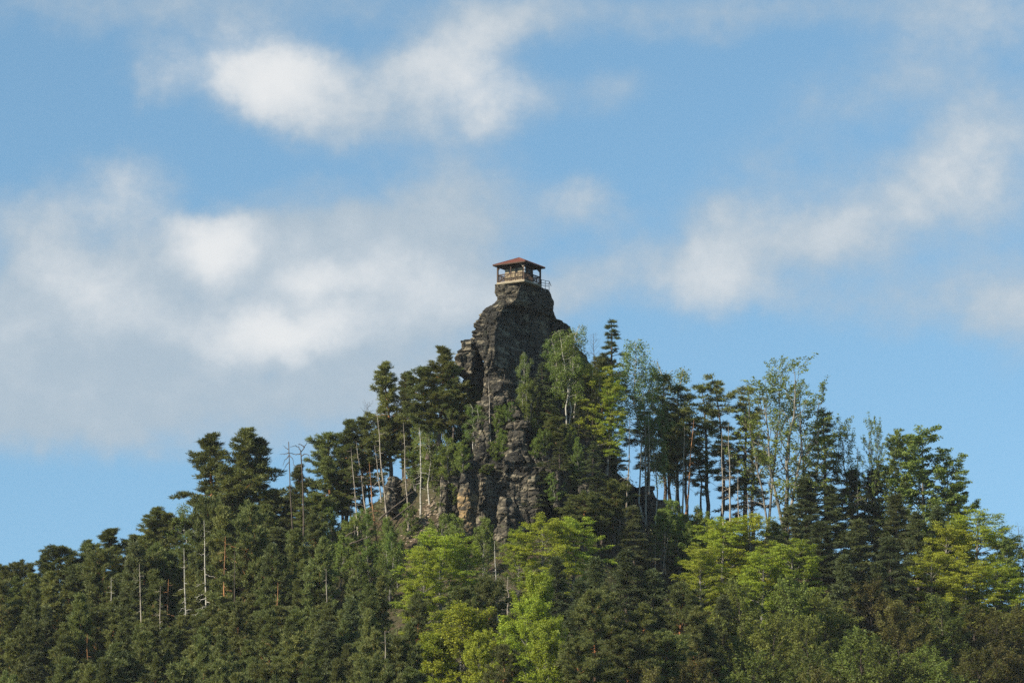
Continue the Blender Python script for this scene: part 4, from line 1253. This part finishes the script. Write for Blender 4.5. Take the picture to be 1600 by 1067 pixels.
# budding brown trees
for (x, y, w_, lab) in ((1300, 925, 110, 'golden brown budding tree below the dark spruces'), (1355, 905, 104, 'brown budding tree in the dark gap'), (1410, 935, 112, 'rust brown budding tree beside the green beech'), (1475, 930, 124, 'brown budding tree under the lower beech'),
                        (1540, 935, 124, 'wide brown budding tree toward the picture edge'), (1598, 930, 110, 'brown budding tree cut by the picture edge'), (1262, 960, 110, 'brown olive budding tree beside the olive ones'), (1330, 985, 116, 'darker budding tree near the bottom, under the golden brown one'),
                        (1395, 1000, 116, 'brown budding tree near the bottom under the rust brown one'), (1455, 1005, 120, 'budding tree near the bottom below the brown crown'), (1520, 1010, 124, 'low brown budding tree near the bottom corner'), (1585, 1005, 120, 'low brown budding tree in the bottom corner'),
                        (1240, 1015, 120, 'low olive brown tree on the bottom edge'), (1150, 1020, 120, 'low brown tree on the bottom edge below the olive tree'), (1080, 1030, 110, 'rusty low tree on the bottom edge'), (1020, 1042, 96, 'rusty low bush on the bottom edge by the dark pines'),
                        (1300, 1040, 110, 'lowest brown tree on the bottom edge')):
    T('olive' if 'under' in lab or 'olive' in lab or 'golden' in lab or 'darker' in lab or 'below the brown crown' in lab else 'brown', x, y + 24, lab, H=9.5, w=w_, group='budding brown trees in the lower corner')
# centre dark trees
T('snag', 773, 845, 'slim white birch trunk between the bright beeches', base=(778, 984), w=20, var=1)
T('deadcrown', 762, 880, 'grey leafless tree around the slim white trunk', base=(764, 985), w=80, var=0)
T('deadcrown', 798, 900, 'grey twiggy bare tree behind the narrow beech', base=(798, 985), w=66, var=1)
T('deadcrown', 1015, 828, 'grey dead branches below the thick pale trunk', base=(1010, 900), w=70, var=0)
T('deadcrown', 1040, 835, 'grey dead branches next to the green bushes', base=(1040, 896), w=56, var=1)
for (a, b, lab) in (((1037, 826), (1035, 895), 'whitish dead stem in the grey branches'), ((1004, 835), (1007, 893), 'crooked dead stem at the near end of the grey branches'), ((1024, 836), (1024, 890), 'thin dead stem in the middle of the grey branches'),
                    ((968, 800), (967, 840), 'short grey stick below the low pines'), ((960, 802), (960, 828), 'shortest grey stick below the low pines')):
    T('snag', a[0], a[1], lab, base=b, w=18, group='dead stems below the ridge')
for (x, y, w_, H_, v_, k_, lab) in ((930, 872, 84, 13, 0, 'spruce', 'dark spruce beside the olive green beech'), (978, 860, 96, 14, 3, 'spruce', 'broad dark spruce below the dead branches'), (1020, 890, 90, 13, 1, 'spruce', 'dark spruce below the whitish dead stem'),
                                (905, 905, 80, 12, 2, 'spruce', 'dark spruce behind the narrow beech'), (955, 920, 100, 13, 4, 'pine', 'dark pine with hidden stem below the broad spruce'), (1010, 945, 96, 13, 5, 'pine', 'dark pine below two spruces near the brown corner'),
                                (1060, 915, 84, 13, 2, 'pine', 'dark pine in front of the bright ridge beech'), (1085, 950, 84, 12, 0, 'pine', 'pine with short orange stem beside the olive trees'), (922, 930, 76, 13, 3, 'pine', 'pine with rusty red stem near the bottom'),
                                (975, 995, 100, 11, 1, 'pine', 'low pine above the bottom edge in the middle'), (905, 1000, 84, 11, 2, 'pine', 'low pine beside the glowing beech leaves'), (1045, 990, 90, 11, 6, 'pine', 'low pine at the start of the brown trees'),
                                (948, 1040, 90, 9, 5, 'pine', 'bottom edge pine under the rusty red stem'), (795, 955, 60, 11, 4, 'pine', 'dark pine in the gap between the two bright beeches'), (785, 1010, 60, 10, 2, 'pine', 'low dark pine between the bright beeches'),
                                (765, 905, 70, 12, 6, 'pine', 'dark pine behind the grey leafless tree'), (870, 870, 70, 11, 1, 'spruce', 'dark spruce between the olive beech and narrow beech'), (730, 925, 70, 11, 3, 'pine', 'dark pine under the big yellow green beech'),
                                (1115, 985, 80, 10, 4, 'pine', 'low pine among the first brown trees'), (648, 930, 80, 12, 0, 'pine', 'dark pine directly below the spreading beech bough'), (1130, 930, 70, 11, 3, 'spruce', 'dark spruce beside the first olive tree')):
    T(k_, x, y, lab, H=H_, w=w_, var=v_)
# light spots and bare sticks in the pine wood
T('birch', 476, 856, 'light green birch glowing among dark pines', H=9, w=60, var=3)
T('young', 266, 960, 'vivid green bush tree in the dark pine slope', H=8, w=54, var=1)
T('young', 284, 975, 'dull green bush beside the vivid one', H=7, w=44, var=0)
T('leafy', 54, 990, 'yellowish broadleaf crown sunk in the dark pines', H=9, w=66, var=0)
T('birch', 392, 872, 'green birch in the shade below the high pair', H=9, w=52, var=0)
T('young', 455, 838, 'green sapling in the pines near the forked dead top', H=7, w=44, var=2)
T('young', 505, 935, 'faint green bush by the short grey stick', H=7, w=50, var=0)
for (a, b, w_, lab) in (((174, 902), (177, 948), 10, 'short white stick trunk in the dense pines'), ((217, 880), (234, 968), 34, 'leaning pale dead trunk with drooping branches'), ((250, 915), (253, 980), 20, 'pale dead trunk above the vivid green bush'),
                    ((288, 856), (296, 960), 36, 'white dead trunk with curled side branches'), ((318, 812), (328, 944), 30, 'long white birch trunk under the high pair'), ((508, 888), (511, 948), 30, 'short grey stick with dead branches'),
                    ((432, 910), (433, 946), 10, 'short orange stem in the dark pines'), ((352, 838), (354, 936), 14, 'orange pine stem below the high pair'), ((365, 860), (365, 940), 14, 'black bare stem below the high pair'), ((368, 880), (368, 925), 10, 'pale stem beside the dark bare one'),
                    ((139, 990), (139, 1026), 8, 'tiny orange stem low in the dark pines'), ((265, 905), (265, 950), 10, 'orange stem behind the pale dead trunk'), ((603, 985), (605, 1040), 16, 'brown stem with side twigs low in the pines')):
    Ys = solve_y(b[0], b[1] - 6, 12.0) + 1.0
    T('snag', a[0], a[1], lab, Y=Ys, base=(b[0], b[1], 1), w=w_, group='bare stems in the pine wood')
    STEMS[-1] = (a[0], a[1], b, Ys)
# forked dead top and its neighbour
def dead_top(name, lines, r, Y, foot, label):
    o = bpy.data.objects.new('dead_tree', None)
    C.objects.link(o)
    f = at(foot[0], foot[1], Y)
    o.location = f
    tag(o, label, 'dead tree')
    for k, ln_ in enumerate(lines):
        P = np.array([at(a, b, Y + dy_) - f for a, b, dy_ in ln_])
        n2 = np.linspace(0, len(P) - 1, 9)
        P = np.stack([np.interp(n2, np.arange(len(P)), P[:, j]) for j in range(3)], 1)
        P[1:-1] += np.random.RandomState(k).normal(size=(7, 3)) * .03
        rr = np.linspace(r if k == 0 else r * .55, r * .55 if k == 0 else r * .2, 9)
        v_, f_ = tubes(P[None], rr[None], 6)
        link('trunk' if k == 0 else 'branch', mesh_np('branch', v_, [f_], smooth=True), M['dark_bark'], o)
dead_top('a', [[(474, 850, 0), (473, 760, 0), (470, 705, 0)], [(470, 706, 0), (467, 698, 0), (461, 696, -.3), (453, 698, -.6)], [(470, 706, 0), (475, 699, .2), (479, 694, .3), (480, 689, .3)], [(471, 712, 0), (476, 709, -.5), (483, 711, -.8), (484, 722, -.8)],
               [(470, 708, 0), (463, 710, .4), (457, 709, .6)], [(475, 699, .2), (470, 694, .2), (466, 694, 0)], [(472, 728, 0), (465, 729, .3), (458, 726, .6)]], .13, 396, (474, 850), 'dead pine top forked like antlers above the compact pine')
dead_top('b', [[(457, 850, 0), (453, 760, 0), (451, 690, 0)], [(451, 707, 0), (444, 709, .3), (437, 709, .5)], [(451, 712, 0), (445, 719, .2), (442, 728, .2)], [(451, 710, 0), (457, 716, -.3), (460, 730, -.4)], [(451, 702, 0), (446, 699, 0), (443, 696, 0)],
               [(452, 722, 0), (447, 727, .3), (444, 734, .3)], [(451, 708, 0), (458, 709, .3), (463, 710, .4)]], .10, 397, (457, 850), 'thin dead tree with bristly arms beside the forked dead top')

# ------------------------------------------------------------------ the mass of the pine wood, tree by tree
SKYL = [(0, 886), (35, 880), (70, 868), (130, 848), (183, 830), (242, 800), (300, 800), (330, 720), (345, 685), (410, 690), (440, 780), (520, 760), (560, 800), (620, 880), (660, 960)]
sx_ = [a for a, b in SKYL]; sy_ = [b for a, b in SKYL]
LAND = [((32, 880), 'first bump pine on the skyline'), ((70, 866), 'small pointed skyline conifer'), ((102, 862), 'flat topped skyline pine'), ((134, 850), 'feathery tipped pine'), ((183, 835), 'broad skyline pine'),
        ((175, 925), 'short white stick trunk'), ((226, 925), 'leaning pale dead trunk'), ((251, 948), 'pale dead trunk over the vivid bush'), ((292, 910), 'white trunk with curled branches'), ((323, 880), 'long white birch trunk'),
        ((358, 890), 'black and orange bare stems'), ((433, 928), 'short orange stem'), ((476, 868), 'light green glowing birch'), ((509, 918), 'short grey stick'), ((266, 985), 'vivid green bush tree'), ((54, 985), 'yellowish sunken crown'),
        ((139, 1008), 'tiny low orange stem'), ((604, 1010), 'brown stem with side twigs'), ((560, 860), 'bushy sapling by the fallen log'), ((572, 1045), 'light green bush at the bottom edge'), ((664, 900), 'spreading beech bough'), ((676, 1010), 'lower bright beech'),
        ((400, 800), 'bushy pine under the high pair'), ((10, 1040), 'bottom corner of the wood'), ((330, 1050), 'bottom edge midway along the wood'), ((440, 1050), 'bottom edge below the orange stem'), ((220, 1055), 'bottom edge below the leaning trunk')]
SAYS = [('just %s of', 'right'), ('down-%s of', 'right'), ('straight below', ''), ('down-%s of', 'left'), ('just %s of', 'left'), ('up-%s of', 'left'), ('straight above', ''), ('up-%s of', 'right')]
_used = set()
def wood_label(x, y, kind):
    c = sorted(LAND, key=lambda l: (l[0][0] - x) ** 2 + (l[0][1] - y) ** 2)
    for far in ('', 'farther '):
        for (lx, ly), nm in c[:9]:
            k = int(round(math.degrees(math.atan2(y - ly, x - lx)) / 45)) % 8
            w_ = SAYS[k][0] % SAYS[k][1] if SAYS[k][1] else SAYS[k][0]
            lab = 'dark %s %s%s the %s' % (kind, far, w_, nm)
            if lab not in _used:
                _used.add(lab)
                return lab
    return lab
fr_ = random.Random(5)
row = 0
yv = 800
while yv < 1085:
    step = 37 + (yv - 850) * 0.06
    xv = -10 + (step / 2 if row % 2 else 0)
    while xv < 650:
        x = xv + fr_.uniform(-12, 12)
        y = yv + fr_.uniform(-9, 9)
        if y > np.interp(x, sx_, sy_) + 26 and not (500 < x < 660 and y < 880):
            if not (x > 600 and y > 1000):
                kd = 'spruce' if fr_.random() < .10 else 'wood_pine'
                wd_ = fr_.uniform(66, 98)
                hid = [q for q in STEMS if q[2] is not None and abs(x - q[0]) < 28 and q[1] - 60 < y < q[2][1] - 8]
                Yb = max(q[3] for q in hid) + 3.4 if hid else None
                if Yb is not None:
                    q_ = at(x, y, Yb)
                    yl = max(q[2][1] for q in hid) + fr_.uniform(2, 16)
                    if yl < 1060:
                        T('wood_pine', x + fr_.uniform(-10, 10), yl, wood_label(x, yl, 'pine'), H=fr_.uniform(9, 13), w=wd_, group='trees of the dense pine wood')
                    if q_[2] - hz(q_[0], Yb) < 3.5:
                        Yb = -1
                if Yb != -1:
                    T(kd, x, y, wood_label(x, y, kd.replace('wood_', '')), H=fr_.uniform(11.5, 16), Y=Yb, w=wd_, group='trees of the dense pine wood')
        xv += step
    yv += 25
    row += 1

# ------------------------------------------------------------------ small things on the ground
def log(a, b, Y, r, label):
    p, q = at(*a, Y), at(*b, Y - .4)
    P = np.linspace(p, q, 8) - p
    P[1:-1] += np.random.RandomState(int(a[0])).normal(size=(6, 3)) * .05
    v_, f_ = tubes(P[None], np.linspace(r, r * .6, 8)[None], 8)
    o = link('fallen_log', mesh_np('fallen_log', v_, [f_, np.arange(8)[None, ::-1], (np.arange(8) + 56)[None]], smooth=True), M['dark_bark'])
    o.location = p
    tag(o, label, 'log', 'fallen logs on the bank')
log((540, 838), (560, 826), 388.5, .09, 'short fallen log among the green saplings')
log((546, 850), (580, 837), 387.5, .10, 'fallen log under the leaning pale trunks')
log((592, 812), (646, 768), 391.5, .12, 'long fallen log slanting up to the stubby rock')
log((600, 822), (650, 782), 390.8, .09, 'thinner fallen log just below the long slanting one')
log((905, 790), (880, 806), 382.0, .12, 'fallen grey stem below the small dark crag')
log((957, 808), (1000, 832), 381.5, .10, 'thin fallen stem below the pale ridge trunk')
# scree: loose rubble on the open patch
sr = np.random.RandomState(12)
bm = bmesh.new()
bmesh.ops.create_icosphere(bm, subdivisions=1, radius=1.0)
ico_v = np.array([v.co for v in bm.verts])
ico_f = np.array([[v.index for v in f.verts] for f in bm.faces])
bm.free()
SV, SF = [], []
for i in range(380):
    f = sr.rand()
    px = 682 - 38 * f + sr.normal() * 8
    py = 784 + 56 * f + sr.normal() * 5
    Y = foot(px, py)
    q = at(px, py, Y)
    sc_ = 0.07 + 0.20 * sr.rand() ** 2.5
    vv = ico_v * (1 + sr.uniform(-.3, .3, (len(ico_v), 1))) * np.array([sc_ * sr.uniform(.8, 1.5), sc_, sc_ * .6])
    an = sr.rand() * 6.28
    vv = vv @ np.array([[math.cos(an), -math.sin(an), 0], [math.sin(an), math.cos(an), 0], [0, 0, 1]])
    SF.append(ico_f + len(SV) * len(ico_v))
    SV.append(vv + q)
sco = link('scree', mesh_np('scree', np.concatenate(SV), [np.concatenate(SF)]), M['scree'])
tag(sco, 'pale loose rubble in the open patch on the bank', 'scree', kind='stuff')
# undergrowth over the open slope
rg = np.random.default_rng(3)
N_ = 26000
ux = rg.uniform(-62, 70, N_)
uy = rg.uniform(352, 409, N_)
keep = fbm(np.stack([ux, uy, ux * 0], 1) * .16, 3) > 0.30
scr = (np.abs(ux - at(663, 810, 390)[0]) < 2.2) & (uy > 382)
keep &= ~scr
ux, uy = ux[keep], uy[keep]
uz = hill(ux, uy)
cen = np.stack([ux, uy, uz + .15], 1)
v_, f_, t_ = leaves(rg, cen, np.tile([0, 0, 1.0], (len(cen), 1)), 9, .52, .9, .38, .10, up=.3, jit=.9)
ug = link('undergrowth', mesh_np('undergrowth', v_, [f_], t_), M['grass'])
tag(ug, 'low grass and leafy undergrowth covering the slope between the trees', 'undergrowth', kind='stuff')
